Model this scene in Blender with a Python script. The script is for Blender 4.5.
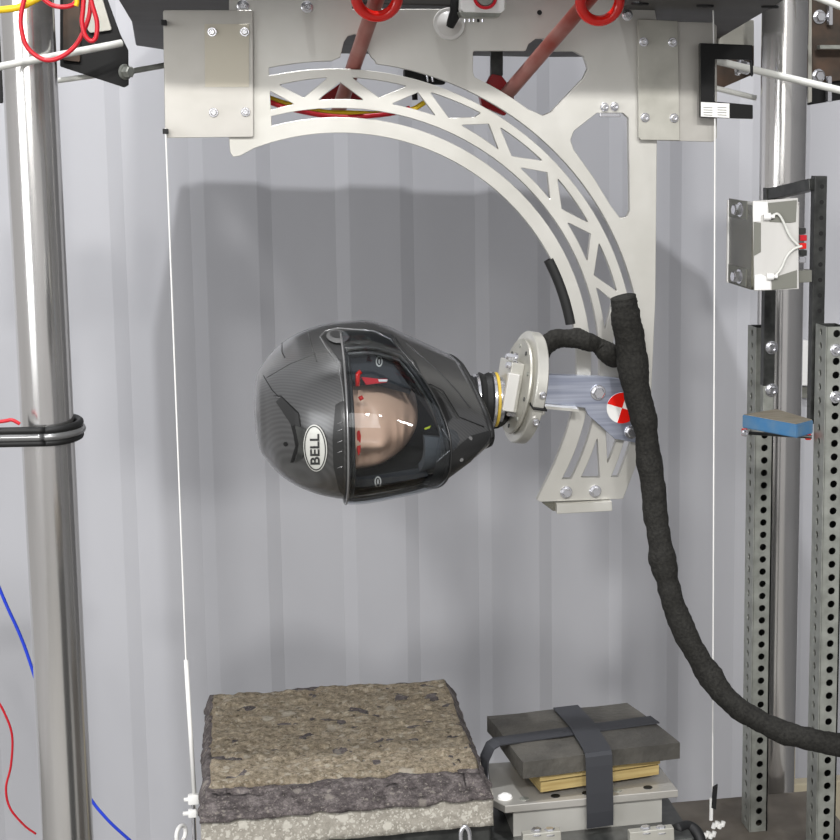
import bpy, bmesh, math, random
import numpy as np
from math import sin, cos, radians, pi, sqrt, hypot, atan2
from mathutils import Vector, Matrix
from mathutils.bvhtree import BVHTree
from mathutils import noise as mn
for o in list(bpy.data.objects): bpy.data.objects.remove(o)
S = bpy.context.scene
COL = S.collection
random.seed(7)

# ---------------------------------------------------------------- camera
CAMZ = 2.0
FPX, PX, PY = 1800.0, 700.0, 420.0
psi, th, rr = radians(14.4), radians(9.2), .009
Fv = Vector((sin(psi)*cos(th), cos(psi)*cos(th), -sin(th)))
R0 = Vector((cos(psi), -sin(psi), 0)); U0 = R0.cross(Fv)
Rv = cos(rr)*R0 + sin(rr)*U0; Uv = -sin(rr)*R0 + cos(rr)*U0
CC = Vector((0, 0, CAMZ))
cd = bpy.data.cameras.new('camera'); cam = bpy.data.objects.new('camera', cd); COL.objects.link(cam)
mw = Matrix((Rv, Uv, -Fv)).transposed().to_4x4(); mw.translation = CC
cam.matrix_world = mw
cd.sensor_width = 36; cd.lens = FPX/840*36; cd.shift_x = -(PX-420)/840; cd.shift_y = (PY-420)/840
cd.clip_start = .05
S.camera = cam

# ---------------------------------------------------------------- world, lamps, exposure
w = bpy.data.worlds.new('world'); S.world = w; w.use_nodes = True
nt = w.node_tree; nt.nodes.clear()
wo = nt.nodes.new('ShaderNodeOutputWorld'); bg = nt.nodes.new('ShaderNodeBackground')
tc = nt.nodes.new('ShaderNodeTexCoord'); sp = nt.nodes.new('ShaderNodeSeparateXYZ'); cr = nt.nodes.new('ShaderNodeValToRGB')
nt.links.new(tc.outputs['Generated'], sp.inputs[0]); nt.links.new(sp.outputs['Z'], cr.inputs[0])
cr.color_ramp.elements[0].position = -0.0; cr.color_ramp.elements[0].color = (.58, .57, .57, 1)
cr.color_ramp.elements[1].position = .6; cr.color_ramp.elements[1].color = (.78, .79, .82, 1)
nt.links.new(cr.outputs[0], bg.inputs[0]); bg.inputs[1].default_value = .92
nt.links.new(bg.outputs[0], wo.inputs[0])

def area(name, loc, target, size, power, col=(1, .99, .97), sy=None):
    l = bpy.data.lights.new(name, 'AREA'); l.energy = power; l.size = size; l.color = col
    if sy: l.shape = 'RECTANGLE'; l.size_y = sy
    o = bpy.data.objects.new(name, l); COL.objects.link(o); o.location = loc
    o.rotation_euler = (Vector(target)-Vector(loc)).to_track_quat('-Z', 'Y').to_euler()
    return o
area('work_lamp', (.25, -3.0, 4.32), (.3, 3, 1.6), .22, 165)
area('work_lamp', (-1.1, -2.8, 4.25), (.3, 3, 1.6), .28, 105)
area('work_lamp', (1.5, -2.4, 4.0), (.3, 3, 1.6), .32, 45)
area('added_softbox', (-3.2, -.6, 2.3), (.3, 3.2, 1.7), 2.0, 85, (.96, .98, 1), 2.2)  # added soft panel, gives the chrome columns their bright streak
area('added_fill', (-.75, -1.2, 2.75), (.2, 2.4, 1.6), 1.5, 34)  # added fill near the camera, brightens the face and the helmet crown
area('ceiling_lamp', (-.15, 2.2, 4.9), (.30, 4.0, 1.8), .07, 105, (.97, .98, 1))
S.view_settings.view_transform = 'Standard'; S.view_settings.look = 'None'
S.view_settings.exposure = -0.24; S.view_settings.gamma = 1; S.view_settings.use_curve_mapping = False

# ---------------------------------------------------------------- helpers
def ray(x, y): return Fv + (x-PX)/FPX*Rv - (y-PY)/FPX*Uv
def atY(x, y, Y): d = ray(x, y); return CC + d*(Y/d.y)
def atZ(x, y, Z): d = ray(x, y); return CC + d*((Z-CAMZ)/d.z)
def lin(h):
    if isinstance(h, str): h = tuple(int(h[i:i+2], 16)/255 for i in (0, 2, 4))
    return tuple((c/12.92 if c <= .04045 else ((c+.055)/1.055)**2.4) for c in h)+(1,)
def mat(name, col, rough=.5, metal=0, noise=None, bump=None, alpha=None, trans=0, ior=1.45, coat=0, spec=.5, aniso=None):
    m = bpy.data.materials.new(name); m.use_nodes = True
    n = m.node_tree; b = n.nodes['Principled BSDF']
    c = lin(col); b.inputs['Base Color'].default_value = c
    b.inputs['Roughness'].default_value = rough; b.inputs['Metallic'].default_value = metal
    b.inputs['Transmission Weight'].default_value = trans; b.inputs['IOR'].default_value = ior
    b.inputs['Coat Weight'].default_value = coat; b.inputs['Specular IOR Level'].default_value = spec
    if alpha is not None: b.inputs['Alpha'].default_value = alpha
    t = n.nodes.new('ShaderNodeTexCoord'); mp = n.nodes.new('ShaderNodeMapping'); n.links.new(t.outputs['Object'], mp.inputs[0])
    if noise:                                   # (other colour, scale, detail, stretch)
        c2, sc, det, st = noise
        mp.inputs['Scale'].default_value = st
        nz = n.nodes.new('ShaderNodeTexNoise'); nz.inputs['Scale'].default_value = sc; nz.inputs['Detail'].default_value = det
        n.links.new(mp.outputs[0], nz.inputs['Vector'])
        rp = n.nodes.new('ShaderNodeValToRGB'); rp.color_ramp.elements[0].position = .35; rp.color_ramp.elements[1].position = .65
        rp.color_ramp.elements[0].color = c; rp.color_ramp.elements[1].color = lin(c2)
        n.links.new(nz.outputs[0], rp.inputs[0]); n.links.new(rp.outputs[0], b.inputs['Base Color'])
    if bump:
        sc, stg = bump
        nb = n.nodes.new('ShaderNodeTexNoise'); nb.inputs['Scale'].default_value = sc; nb.inputs['Detail'].default_value = 4
        n.links.new(t.outputs['Object'], nb.inputs['Vector'])
        bp = n.nodes.new('ShaderNodeBump'); bp.inputs['Strength'].default_value = stg; bp.inputs['Distance'].default_value = .004
        n.links.new(nb.outputs[0], bp.inputs['Height']); n.links.new(bp.outputs[0], b.inputs['Normal'])
    return m
SM = {}
def M(name): return SM[name]
I3 = (1, 1, 1)
SM['alu'] = mat('milled_aluminium', 'c4c2bc', .40, .45, ('b9b7b0', 9, 4, (1, 1, 1)), (60, .04))
SM['alu2'] = mat('dull_aluminium_strip', 'b4b2a9', .45, .45, ('a3a198', 22, 5, I3), (60, .05))
SM['alu3'] = mat('bare_aluminium_plate', 'b5b2ac', .4, .5, ('a7a49d', 8, 4, I3), (60, .04))
SM['brushed'] = mat('brushed_aluminium', 'c3c8d6', .3, .75, ('9aa0b4', 5, 5, (1, 1, 30)), None)
SM['ring'] = mat('turned_aluminium', 'd2d0c9', .32, .5, ('c2c0b8', 14, 3, I3))
SM['chrome'] = mat('chromed_steel', 'e6e4e2', .17, .93, ('d2d0cd', 3, 4, (6, 6, .5)))
SM['zinc'] = mat('zinc_bolt', 'd8d8dc', .22, .9)
SM['galv'] = mat('galvanised_steel', 'a7a9a2', .42, .55, ('8f918a', 40, 4, I3))
SM['black'] = mat('black_paint', '0b0b0b', .45, spec=.3)
SM['bmetal'] = mat('worn_black_paint', '222322', .35, 0, ('3a3b39', 60, 6, I3))
SM['blackmatte'] = mat('black_plastic', '101011', .6)
SM['crosshead'] = mat('dark_primer_steel', '4a4846', .6, .1, ('3b3836', 6, 4, I3))
SM['rust'] = mat('rusty_brown_steel', '5a4638', .6, .1, ('3a332c', 20, 5, I3))
SM['red'] = mat('red_gloss_paint', 'e01c12', .22, 0, coat=.5)
SM['redtube'] = mat('worn_red_oxide_tube', '92483f', .35, .25, ('a8766e', 18, 5, (1, 1, 1)))
SM['darkred'] = mat('dark_red_paint', '9c0f18', .35)
SM['yellow'] = mat('yellow_cable', 'e8c31e', .4)
SM['redcable'] = mat('red_cable', 'c81e2c', .35)
SM['bluecable'] = mat('blue_cable', '2c49d6', .35)
SM['white'] = mat('white_plastic', 'ecebe8', .45)
SM['whitewire'] = mat('pale_wire', 'd8d8d2', .5)
SM['cloth'] = mat('black_woven_sleeve', '2a2926', .85, 0, ('1d1c1a', 220, 3, I3), (260, .5), spec=.3)
SM['rubber'] = mat('black_rubber', '1b1b1b', .55)
SM['pad'] = mat('dark_rubber_sheet', '524f49', .6, 0, ('393733', 16, 8, I3), (90, .5))
SM['tape'] = mat('black_strap', '2d2e32', .55)
SM['tape2'] = mat('faded_black_strap', '313236', .6)
SM['greytape'] = mat('grey_tape', '77776f', .55)
SM['wood'] = mat('plywood_edge', 'b09c6a', .6, 0, ('957f4e', 12, 4, (1, 1, 20)))
SM['bluewood'] = mat('blue_painted_wood', '3f76a4', .55, 0, ('5d7f9c', 30, 5, I3))
SM['woodtop'] = mat('worn_wood', '9c9484', .7, 0, ('857c6c', 30, 5, (1, 8, 1)))
SM['skin'] = mat('vinyl_skin', 'f0cbb0', .42, 0, ('e8bea2', 6, 3, I3))
SM['yelring'] = mat('amber_ring', 'c2a540', .35)
SM['clearwhite'] = mat('frosted_acrylic', 'dcdad6', .3, 0, None, None, alpha=.75)
SM['smoke'] = mat('smoked_acrylic', '6d6a58', .25, 0, ('575548', 10, 3, I3), None, alpha=.65)
SM['pad_in'] = mat('charcoal_lining', '25282b', .85)
SM['lining'] = mat('black_lining', '1a1b1c', .9)
SM['greyfab'] = mat('grey_fabric', '4c5054', .8)
SM['shellmatte'] = mat('satin_black_shell', '222222', .36, 0, coat=.25)
SM['silver'] = mat('silver_print', 'c4c4be', .4, .2)
SM['badge'] = mat('dark_print', '2b2b2b', .5)
SM['darkline'] = mat('seam_black', '060606', .6)
SM['bead'] = mat('grey_bead', '8b8b8b', .25, .6)
SM['beige'] = mat('beige_board', 'b5ab93', .7)
SM['lime'] = mat('lime_plastic', 'b5c420', .5)
# clear polycarbonate
def clear(name, tint, alpha, rough=.03):
    m = bpy.data.materials.new(name); m.use_nodes = True; n = m.node_tree; n.nodes.clear()
    out = n.nodes.new('ShaderNodeOutputMaterial'); mix = n.nodes.new('ShaderNodeMixShader')
    tr = n.nodes.new('ShaderNodeBsdfTransparent'); gl = n.nodes.new('ShaderNodeBsdfGlossy'); fr = n.nodes.new('ShaderNodeLayerWeight'); pw = n.nodes.new('ShaderNodeMath'); pw.operation = 'POWER'; pw.inputs[1].default_value = 4; ms = n.nodes.new('ShaderNodeMath'); ms.operation = 'MULTIPLY_ADD'; ms.inputs[1].default_value = .4; ms.inputs[2].default_value = .03
    ad = n.nodes.new('ShaderNodeMath'); ad.operation = 'ADD'; ad.inputs[1].default_value = alpha
    tr.inputs[0].default_value = lin(tint); gl.inputs['Roughness'].default_value = rough; fr.inputs[0].default_value = .5
    n.links.new(fr.outputs['Facing'], pw.inputs[0]); n.links.new(pw.outputs[0], ms.inputs[0])
    n.links.new(ms.outputs[0], ad.inputs[0]); n.links.new(ad.outputs[0], mix.inputs[0])
    n.links.new(tr.outputs[0], mix.inputs[1]); n.links.new(gl.outputs[0], mix.inputs[2]); n.links.new(mix.outputs[0], out.inputs[0])
    return m
SM['visor'] = clear('clear_visor', 'eef0f2', .0)
SM['glass'] = clear('clear_acrylic', 'e2e6ea', .06)

def obj(name, bm, m, parent=None, smooth=False, angle=None):
    """links a bmesh or mesh built in world coordinates as ONE object"""
    if isinstance(bm, bmesh.types.BMesh):
        me = bpy.data.meshes.new(name)
        bmesh.ops.recalc_face_normals(bm, faces=bm.faces[:]); bm.to_mesh(me); bm.free()
    else: me = bm; me.name = name
    if not me.materials: me.materials.append(SM[m] if isinstance(m, str) else m)
    o = bpy.data.objects.new(name, me); COL.objects.link(o)
    if parent is not None:
        base = Vector((0, 0, 0)); p = parent
        while p is not None: base += p.location; p = p.parent
        me.transform(Matrix.Translation(-base)); o.parent = parent
    else:
        v = [x.co for x in me.vertices]
        c = Vector(((min(a.x for a in v)+max(a.x for a in v))/2, (min(a.y for a in v)+max(a.y for a in v))/2, min(a.z for a in v)))
        me.transform(Matrix.Translation(-c)); o.location = c
    if smooth:
        for p in me.polygons: p.use_smooth = True
        if angle:
            me.set_sharp_from_angle(angle=radians(angle))
    return o
def tag(o, label, cat, group=None, kind=None):
    if label: o['label'] = label
    if cat: o['category'] = cat
    if group: o['group'] = group
    if kind: o['kind'] = kind
    return o
def thing(name, label, cat, loc, group=None):
    o = bpy.data.objects.new(name, None); COL.objects.link(o); o.location = loc; o.empty_display_size = .05
    return tag(o, label, cat, group)
def B(): return bmesh.new()
def box(bm, lo, hi, bev=0, rot=None, seg=2):
    lo, hi = Vector(lo), Vector(hi); c = (lo+hi)/2; s = hi-lo
    r = bmesh.ops.create_cube(bm, size=1); vs = r['verts']
    bmesh.ops.scale(bm, vec=s, verts=vs)
    if bev: 
        es = list({e for v in vs for e in v.link_edges})
        q = bmesh.ops.bevel(bm, geom=es, offset=bev, segments=seg, affect='EDGES', profile=.5); vs = list({v for f in q['faces'] for v in f.verts} | {v for v in vs if v.is_valid})
    if rot is not None: bmesh.ops.transform(bm, matrix=rot, verts=vs)
    bmesh.ops.translate(bm, vec=c, verts=vs)
    return bm
def frame(d, up=Vector((0, 0, 1))):
    d = d.normalized(); 
    if abs(d.dot(up)) > .98: up = Vector((0, 1, 0))
    s = d.cross(up).normalized(); return s, s.cross(d).normalized()
def tube(bm, pts, r, n=12, cap=True, flat=1):
    pts = [Vector(p) for p in pts]; R = r if isinstance(r, (list, tuple)) else [r]*len(pts)
    rings = []; s = None
    for i, p in enumerate(pts):
        d = (pts[min(i+1, len(pts)-1)]-pts[max(i-1, 0)])
        if d.length < 1e-9: d = Vector((0, 0, 1))
        d.normalize()
        if s is None: s, u = frame(d)
        else:
            s = (s-d*s.dot(d)).normalized(); u = s.cross(d).normalized()
        rings.append([bm.verts.new(p+(s*cos(a)+u*sin(a)*flat)*R[i]) for a in [2*pi*k/n for k in range(n)]])
    for a, b in zip(rings, rings[1:]):
        for k in range(n): bm.faces.new((a[k], a[(k+1) % n], b[(k+1) % n], b[k]))
    if cap:
        bm.faces.new(rings[0][::-1]); bm.faces.new(rings[-1])
    return bm
def spline(pts, n=8):
    pts = [Vector(p) for p in pts]; out = []
    P = [2*pts[0]-pts[1]]+pts+[2*pts[-1]-pts[-2]]
    for i in range(1, len(P)-2):
        a, b, c, d = P[i-1], P[i], P[i+1], P[i+2]
        for k in range(n):
            t = k/n
            out.append(.5*((2*b)+(c-a)*t+(2*a-5*b+4*c-d)*t*t+(3*b-a-3*c+d)*t**3))
    out.append(pts[-1]); return out
def lathe(bm, base, axis, prof, n=32, cap=True):
    """prof: list of (distance along axis, radius)"""
    base = Vector(base); d = Vector(axis).normalized(); s, u = frame(d)
    rings = [[bm.verts.new(base+d*t+(s*cos(a)+u*sin(a))*max(r, 1e-5)) for a in [2*pi*k/n for k in range(n)]] for t, r in prof]
    for a, b in zip(rings, rings[1:]):
        for k in range(n): bm.faces.new((a[k], a[(k+1) % n], b[(k+1) % n], b[k]))
    if cap: bm.faces.new(rings[0][::-1]); bm.faces.new(rings[-1])
    return bm
def ring(bm, base, axis, r0, r1, t, n=40, bev=.001):
    """annulus of inner radius r0, outer r1, thickness t"""
    base = Vector(base); d = Vector(axis).normalized(); s, u = frame(d)
    pr = [(0, r0), (0, r1-bev), (bev, r1), (t-bev, r1), (t, r1-bev), (t, r0)]
    R = [[bm.verts.new(base+d*a_+(s*cos(a)+u*sin(a))*r) for a in [2*pi*k/n for k in range(n)]] for a_, r in pr]
    m = len(R)
    for i in range(m):
        a, b = R[i], R[(i+1) % m]
        for k in range(n): bm.faces.new((a[k], a[(k+1) % n], b[(k+1) % n], b[k]))
    return bm
def torus(bm, c, axis, R, r, n=40, m=12, sx=1):
    c = Vector(c); d = Vector(axis).normalized(); s, u = frame(d)
    rings = []
    for k in range(n):
        a = 2*pi*k/n; e = s*cos(a)*sx+u*sin(a); 
        rings.append([bm.verts.new(c+e*R+(e.normalized()*cos(b)+d*sin(b))*r) for b in [2*pi*j/m for j in range(m)]])
    for i in range(n):
        a, b = rings[i], rings[(i+1) % n]
        for j in range(m): bm.faces.new((a[j], a[(j+1) % m], b[(j+1) % m], b[j]))
    return bm
def bolt(bm, c, axis, r, h, hexa=True, washer=True, stud=0):
    c = Vector(c); d = Vector(axis).normalized()
    if washer: lathe(bm, c, d, [(0, r*1.45), (h*.25, r*1.45), (h*.3, r*1.35)], 20)
    if hexa: lathe(bm, c+d*h*.3, d, [(0, r*1.12), (h*.8, r*1.12), (h, r*.9)], 6)
    else: lathe(bm, c+d*h*.3, d, [(0, r), (h*.7, r), (h, r*.75), (h*1.0, r*.45), (h*.6, r*.4)], 16)
    if stud: lathe(bm, c+d*h, d, [(0, r*.55), (stud, r*.55), (stud*1.15, r*.4)], 12)
    return bm
def fillet(pts, r, seg=4):
    out = []; n = len(pts); r_ = r if isinstance(r, (list, tuple)) else [r]*n
    for i in range(n):
        p0, p, p1 = Vector(pts[i-1]), Vector(pts[i]), Vector(pts[(i+1) % n])
        a, b = p0-p, p1-p; la, lb = a.length, b.length
        if la < 1e-6 or lb < 1e-6 or r_[i] <= 0: out.append(tuple(p)); continue
        ang = a.angle(b)
        if ang > radians(155): out.append(tuple(p)); continue
        t = min(r_[i]/math.tan(ang/2), la*.45, lb*.45); A = p+a/la*t; Bp = p+b/lb*t
        for k in range(seg+1):
            q = k/seg; out.append(tuple(A*(1-q)**2+p*2*q*(1-q)+Bp*q*q))
    return out
def flat_mesh(outlines, thick, bev=.0006):
    """filled 2D outlines (first outer, rest holes) -> mesh in local xy, extruded +-thick/2"""
    cu = bpy.data.curves.new('tmp', 'CURVE'); cu.dimensions = '2D'; cu.fill_mode = 'BOTH'
    cu.extrude = thick/2-bev; cu.bevel_depth = bev; cu.bevel_resolution = 0; cu.offset = -bev
    for o in outlines:
        s = cu.splines.new('POLY'); s.points.add(len(o)-1)
        for i, p in enumerate(o): s.points[i].co = (p[0], p[1], 0, 1)
        s.use_cyclic_u = True
    ob = bpy.data.objects.new('tmp', cu); COL.objects.link(ob)
    dg = bpy.context.evaluated_depsgraph_get(); me = bpy.data.meshes.new_from_object(ob.evaluated_get(dg))
    bpy.data.objects.remove(ob); bpy.data.curves.remove(cu); me.materials.clear()
    for p in me.polygons: p.use_smooth = False
    return me
MXZ = Matrix(((1, 0, 0, 0), (0, 0, 1, 0), (0, 1, 0, 0), (0, 0, 0, 1)))  # local xy -> world xz (depth +Y)
def ywall(outlines_xz, yfront, thick, bev=.0006):
    me = flat_mesh(outlines_xz, thick, bev)
    me.transform(Matrix.Translation((0, yfront+thick/2, 0)) @ MXZ); me.flip_normals()
    return me
def pxp(pts, Y): return [(atY(x, y, Y).x, atY(x, y, Y).z) for x, y in pts]
def yplate(px_outline, Y, thick, r=.002, holes=(), bev=.0006):
    return ywall([fillet(pxp(px_outline, Y), r)]+[fillet(pxp(h, Y), .002) for h in holes], Y, thick, bev)

# ---------------------------------------------------------------- structure
YW = 4.75
bm = B()
prof = []; x = -2.6; pitch = .36
while x < 4.6:
    prof += [(x, 0), (x+.13, 0), (x+.165, .009), (x+.325, .009)]; x += pitch
prof += [(x, .06), (-2.6, .06)]
lo_ = [bm.verts.new((u, YW+v, 0)) for u, v in prof]; hi_ = [bm.verts.new((u, YW+v, 4.2)) for u, v in prof]
bm.faces.new(lo_[::-1]); bm.faces.new(hi_)
for k in range(len(lo_)): bm.faces.new((lo_[k], lo_[(k+1) % len(lo_)], hi_[(k+1) % len(lo_)], hi_[k]))
SM['wall'] = mat('grey_painted_steel_wall', 'bdbdc1', .5, 0, ('b7b7bb', 3, 4, (1, 1, .4)))
tag(obj('wall_back', bm, 'wall'), None, None, kind='structure')
bm = B(); box(bm, (-3, -3, -.1), (5, YW+.1, 0))
SM['floor'] = mat('concrete_floor', '8c8a86', .7, 0, ('7b7975', 4, 6, I3))
tag(obj('floor', bm, 'floor'), None, None, kind='structure')

bm = B(); box(bm, (2.7, -1.5, 0), (2.8, YW, 4.2))
SM['darkwall'] = mat('dark_grey_wall', '68686a', .7)
tag(obj('added_wall_right', bm, 'darkwall'), None, None, kind='structure')  # unseen wall, added for the dark reflections in the chrome columns
# ---------------------------------------------------------------- crosshead and columns
ZU = CAMZ+.165
YP = 2.55
cross = [(-.14, 2.255), (-.16, 3.2), (-.20, 4.12), (-.14, 4.36), (.72, 4.34), (.93, 4.2), (.895, 3.39), (.69, 2.255)]
t = thing('crosshead', 'dark grey painted steel crosshead plate overhead, carrying the arc plate', 'machine part', (.35, 3.2, ZU))
xl_, xr_ = atY(231, 0, 2.42).x, atY(636, 0, 2.42).x
me = flat_mesh([fillet(cross, .01), [(xl_, 2.29), (xr_, 2.29), (xr_, 2.568), (xl_, 2.568)]], .16, .002); me.transform(Matrix.Translation((0, 0, ZU+.08))); obj('body', me, 'crosshead', t)
for p in [(705, 5), (770, 6), (640, 3)]:
    q = atZ(p[0], p[1], ZU); bm = B(); ring(bm, q+Vector((0, 0, -.003)), (0, 0, 1), .004, .012, .004, 20); obj('grommet', bm, 'blackmatte', t)
for nm, X, lab in (('guide_column', -.314, 'thick chromed guide column at the left edge of the rig'),
                   ('guide_column', .944, 'thick chromed guide column standing behind the perforated posts on the right')):
    t = thing(nm, lab, 'column', (X, 3.1, 0), 'chromed guide columns')
    bm = B(); lathe(bm, (X, 3.1, 0), (0, 0, 1), [(0, .0415), (1.5, .0415), (3.4, .0415)], 64); obj('shaft', bm, 'chrome', t, True, 40)
    bm = B(); lathe(bm, (X, 3.1, 0), (0, 0, 1), [(0, .09), (.03, .09), (.034, .08), (.12, .055), (.13, .05)], 40); obj('foot', bm, 'bmetal', t, True, 30)

# ---------------------------------------------------------------- arc plate
TH = .013
cx, cz = .14227, 1.26199+.4
RI0, RI1, RS1, RT0, RT1, RO, RM = .3276, .3490, .3613, .3735, .4023, .4144, .4244
def polar(p, Y=YP): q = atY(p[0], p[1], Y); return hypot(q.x-cx, q.z-cz), atan2(q.z-cz, q.x-cx)
def arc(r, a0, a1, n=40): return [(cx+r*cos(a0+(a1-a0)*k/n), cz+r*sin(a0+(a1-a0)*k/n)) for k in range(n+1)]
def ang(p): return polar(p)[1]
outer = pxp([(657, 140), (657, 22), (655, 10), (650, 3), (640, 0), (505, -4), (505, 9), (352, 9), (352, -4), (229, -4), (229, 137), (230, 152), (233, 157), (240, 156)], YP)
outer += arc(RI0, ang((255, 149)), ang((566, 437)), 60)
outer += pxp([(555, 463), (537, 500), (540, 502), (623, 499), (637, 463), (644, 432), (651, 400), (655.5, 300)], YP)
holes = []
A0 = ang((270, 120)); AB = ang((570, 470))
def endx(r, px):  # angle where circle of radius r meets pixel column px near top
    X = atY(px, 100, YP).x; return atan2(sqrt(r*r-(X-cx)**2), X-cx)
def endz(r, py):
    Z = atY(590, py, YP).z; return atan2(Z-cz, sqrt(r*r-(Z-cz)**2))
# inner slot
holes.append(arc(RI1, endx(RI1, 271), endz(RI1, 478))+arc(RS1, endz(RS1, 478), endx(RS1, 271)))
# outer slot with the rounded notch at the top
notch = pxp([(334, 60), (340, 57.5), (342, 50), (344, 42), (348, 36), (355, 34), (362, 37), (366, 44), (368.6, 52), (371, 57), (375, 60.5)], YP)
holes.append(arc(RM, endx(RM, 270), endx(RM, 333), 12)+notch+arc(RM, endx(RM, 377), endz(RM, 478), 50)+arc(RO, endz(RO, 478), endx(RO, 270), 60))
TRI = [[(279, 85), (328, 77.5), (304, 97.5)], [(270, 91), (294, 104), (271, 110)], [(340, 82), (318, 100), (364, 100)],
 [(352, 77.5), (407, 86), (379, 97.5)], [(391.5, 104), (418, 92.5), (436, 116)], [(430, 92), (481, 113), (475, 117), (449, 118)],
 [(461, 125), (489, 124), (499, 150)], [(500, 127), (543, 161), (512, 156)], [(520, 167.5), (547.5, 172.5), (550.5, 200)],
 [(557.5, 178), (589, 223), (562, 209)], [(567, 222), (591, 234), (587.5, 262)], [(599, 242.5), (617.5, 292), (594, 275)],
 [(596, 287), (613, 301), (605, 331)], [(617, 318), (628, 350), (611, 355)], [(597.5, 437), (600, 477.5), (581, 477.5)], [(606, 430), (616.5, 441), (607.5, 464)]]
def tri(pts):
    """an edge lying on a rail circle is bent along that circle"""
    P = pxp(pts, YP); out = []
    for i in range(len(P)):
        a, b = P[i], P[(i+1) % len(P)]; out.append(a)
        ra, rb = hypot(a[0]-cx, a[1]-cz), hypot(b[0]-cx, b[1]-cz)
        if abs(ra-rb) < .0065 and abs(atan2(a[1]-cz, a[0]-cx)-atan2(b[1]-cz, b[0]-cx)) > .05:
            aa, ab = atan2(a[1]-cz, a[0]-cx), atan2(b[1]-cz, b[0]-cx)
            for k in range(1, 5):
                q = k/5; r = ra+(rb-ra)*q; out.append((cx+r*cos(aa+(ab-aa)*q), cz+r*sin(aa+(ab-aa)*q)))
    return fillet(out, .0012, 3)
for T in TRI: holes.append(tri(T))
W1 = pxp([(473, 51), (525.7, 51), (528.6, 44), (536, 38.6), (543, 38.6), (550, 46), (554, 51.4), (574, 51.4), (584, 57), (588, 68.6), (583, 78.6), (551, 112), (543, 115.5), (534, 111.5)], YP)
rW = .4455
W1 += arc(rW, ang((530, 107)), ang((476, 74)), 8)+pxp([(473, 72)], YP)
holes.append(fillet(W1, .003, 3))
W2 = pxp([(597, 113), (623, 113), (628.6, 118), (630, 211), (627, 217), (620, 218), (611, 206), (594, 178), (574, 150), (570.6, 140), (574, 131)], YP)
holes.append(fillet(W2, .003, 3))
arcr = thing('arc_plate', 'large bare aluminium plate with a trussed quarter arc framing the helmet', 'machine part', (.5, YP, 1.55))
obj('plate', ywall([fillet(outer, .0015)]+holes, YP, TH), 'alu', arcr)
for p in [(243, 6), (307, 7), (627, 15)]:
    bm = B(); bolt(bm, atY(*p, YP), (0, -1, 0), .0055, .006, False); obj('bolt', bm, 'zinc', arcr, True, 30)
bm = B(); lathe(bm, atY(539.5, 12.5, YP)+Vector((0, -.0006, 0)), (0, 1, 0), [(0, .0035), (.002, .0035)], 16); obj('bolt_hole', bm, 'blackmatte', arcr)
for p in [(566, 492), (595, 491)]:
    bm = B(); bolt(bm, atY(*p, YP), (0, -1, 0), .0062, .009, True); tag(obj('bolt', bm, 'zinc', arcr, True, 30), 'hex bolt at the foot of the arc', None)
# foam edge strip on the inner rim of the arc
bm = B(); a0, a1 = ang((551, 259)), ang((573, 324))
tube(bm, [(cx+(RI0-.002)*cos(a), YP+TH/2, cz+(RI0-.002)*sin(a)) for a in np.linspace(a0, a1, 16)], .0085, 10); tag(obj('edge_strip', bm, 'rubber', arcr, True, 40), 'black foam edge strip', None)
# acrylic end block under the arc foot
me = yplate([(557, 504), (612, 501.5), (612.5, 511), (557, 514)], YP-.012, .03, .001); tag(obj('end_block', me, 'ring', arcr), 'pale block bolted under the arc foot', None)
me = yplate([(541, 502), (557, 501), (557, 511), (553, 511)], YP+.004, .008, .001); obj('end_wedge', me, 'smoke', arcr)
# little clips above the right window
clip = thing('cable_clip', 'small zinc double-screw clip on the rim of the arc plate window', 'clip', atY(609, 118, YP-.004), None)
bm = B(); box(bm, atY(600, 117, YP-.01), atY(619, 113, YP)+Vector((0, -.001, 0)), .0008); obj('bar', bm, 'zinc', clip)
for p in [(604.5, 107), (614.5, 106.5)]:
    bm = B(); bolt(bm, atY(*p, YP-.0005), (0, -1, 0), .0042, .009, False); obj('screw', bm, 'zinc', clip, True, 30)

# adapter plates either side
ad = thing('adapter_plate', 'left bright aluminium adapter plate with four screws beside the left guide wire', 'plate', atY(210, 137, YP-.012), 'adapter plates')
YA = YP-.008
me = yplate([(163, 12), (164, 10), (253, 10), (253.5, 137), (167, 138), (165, 136)], YA, .0075, .0025); obj('panel', me, 'alu3', ad)
me = yplate([(204.5, 24), (249, 24), (249, 87), (205, 87)], YA-.0008, .0008, 0, (), .0002); tag(obj('inlay', me, mat('warm_dull_aluminium', 'b9b3a4', .45, .4), ad), 'duller rectangle on the panel', None)
for p in [(212, 32), (244.5, 32), (213.5, 112.5), (245.5, 112)]:
    bm = B(); bolt(bm, atY(*p, YA-.0008), (0, -1, 0), .0042, .006, False); obj('screw', bm, 'zinc', ad, True, 30)
ad = thing('adapter_plate', 'right aluminium adapter plate with a dull overlay strip and four screws', 'plate', atY(680, 142, YP-.012), 'adapter plates')
me = yplate([(640, 20.5), (713, 22.5), (717, 26), (717, 138), (713, 142), (640, 140)], YA, .0075, .0025); obj('panel', me, 'alu3', ad)
me = yplate([(638, 19), (678, 21), (680, 140.5), (641, 140), (638.5, 137)], YA-.004, .0038, .002); tag(obj('strip', me, 'alu2', ad), 'duller grey strip', None)
for p in [(643.5, 42), (672.5, 42.5), (645, 117.5), (674, 118)]:
    bm = B(); bolt(bm, atY(*p, YA-.004), (0, -1, 0), .0045, .007, False); obj('screw', bm, 'zinc', ad, True, 30)
for p, lab, g in [((163, 20), None, 1), ((165, 130), None, 1)]: 
    pass

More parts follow.
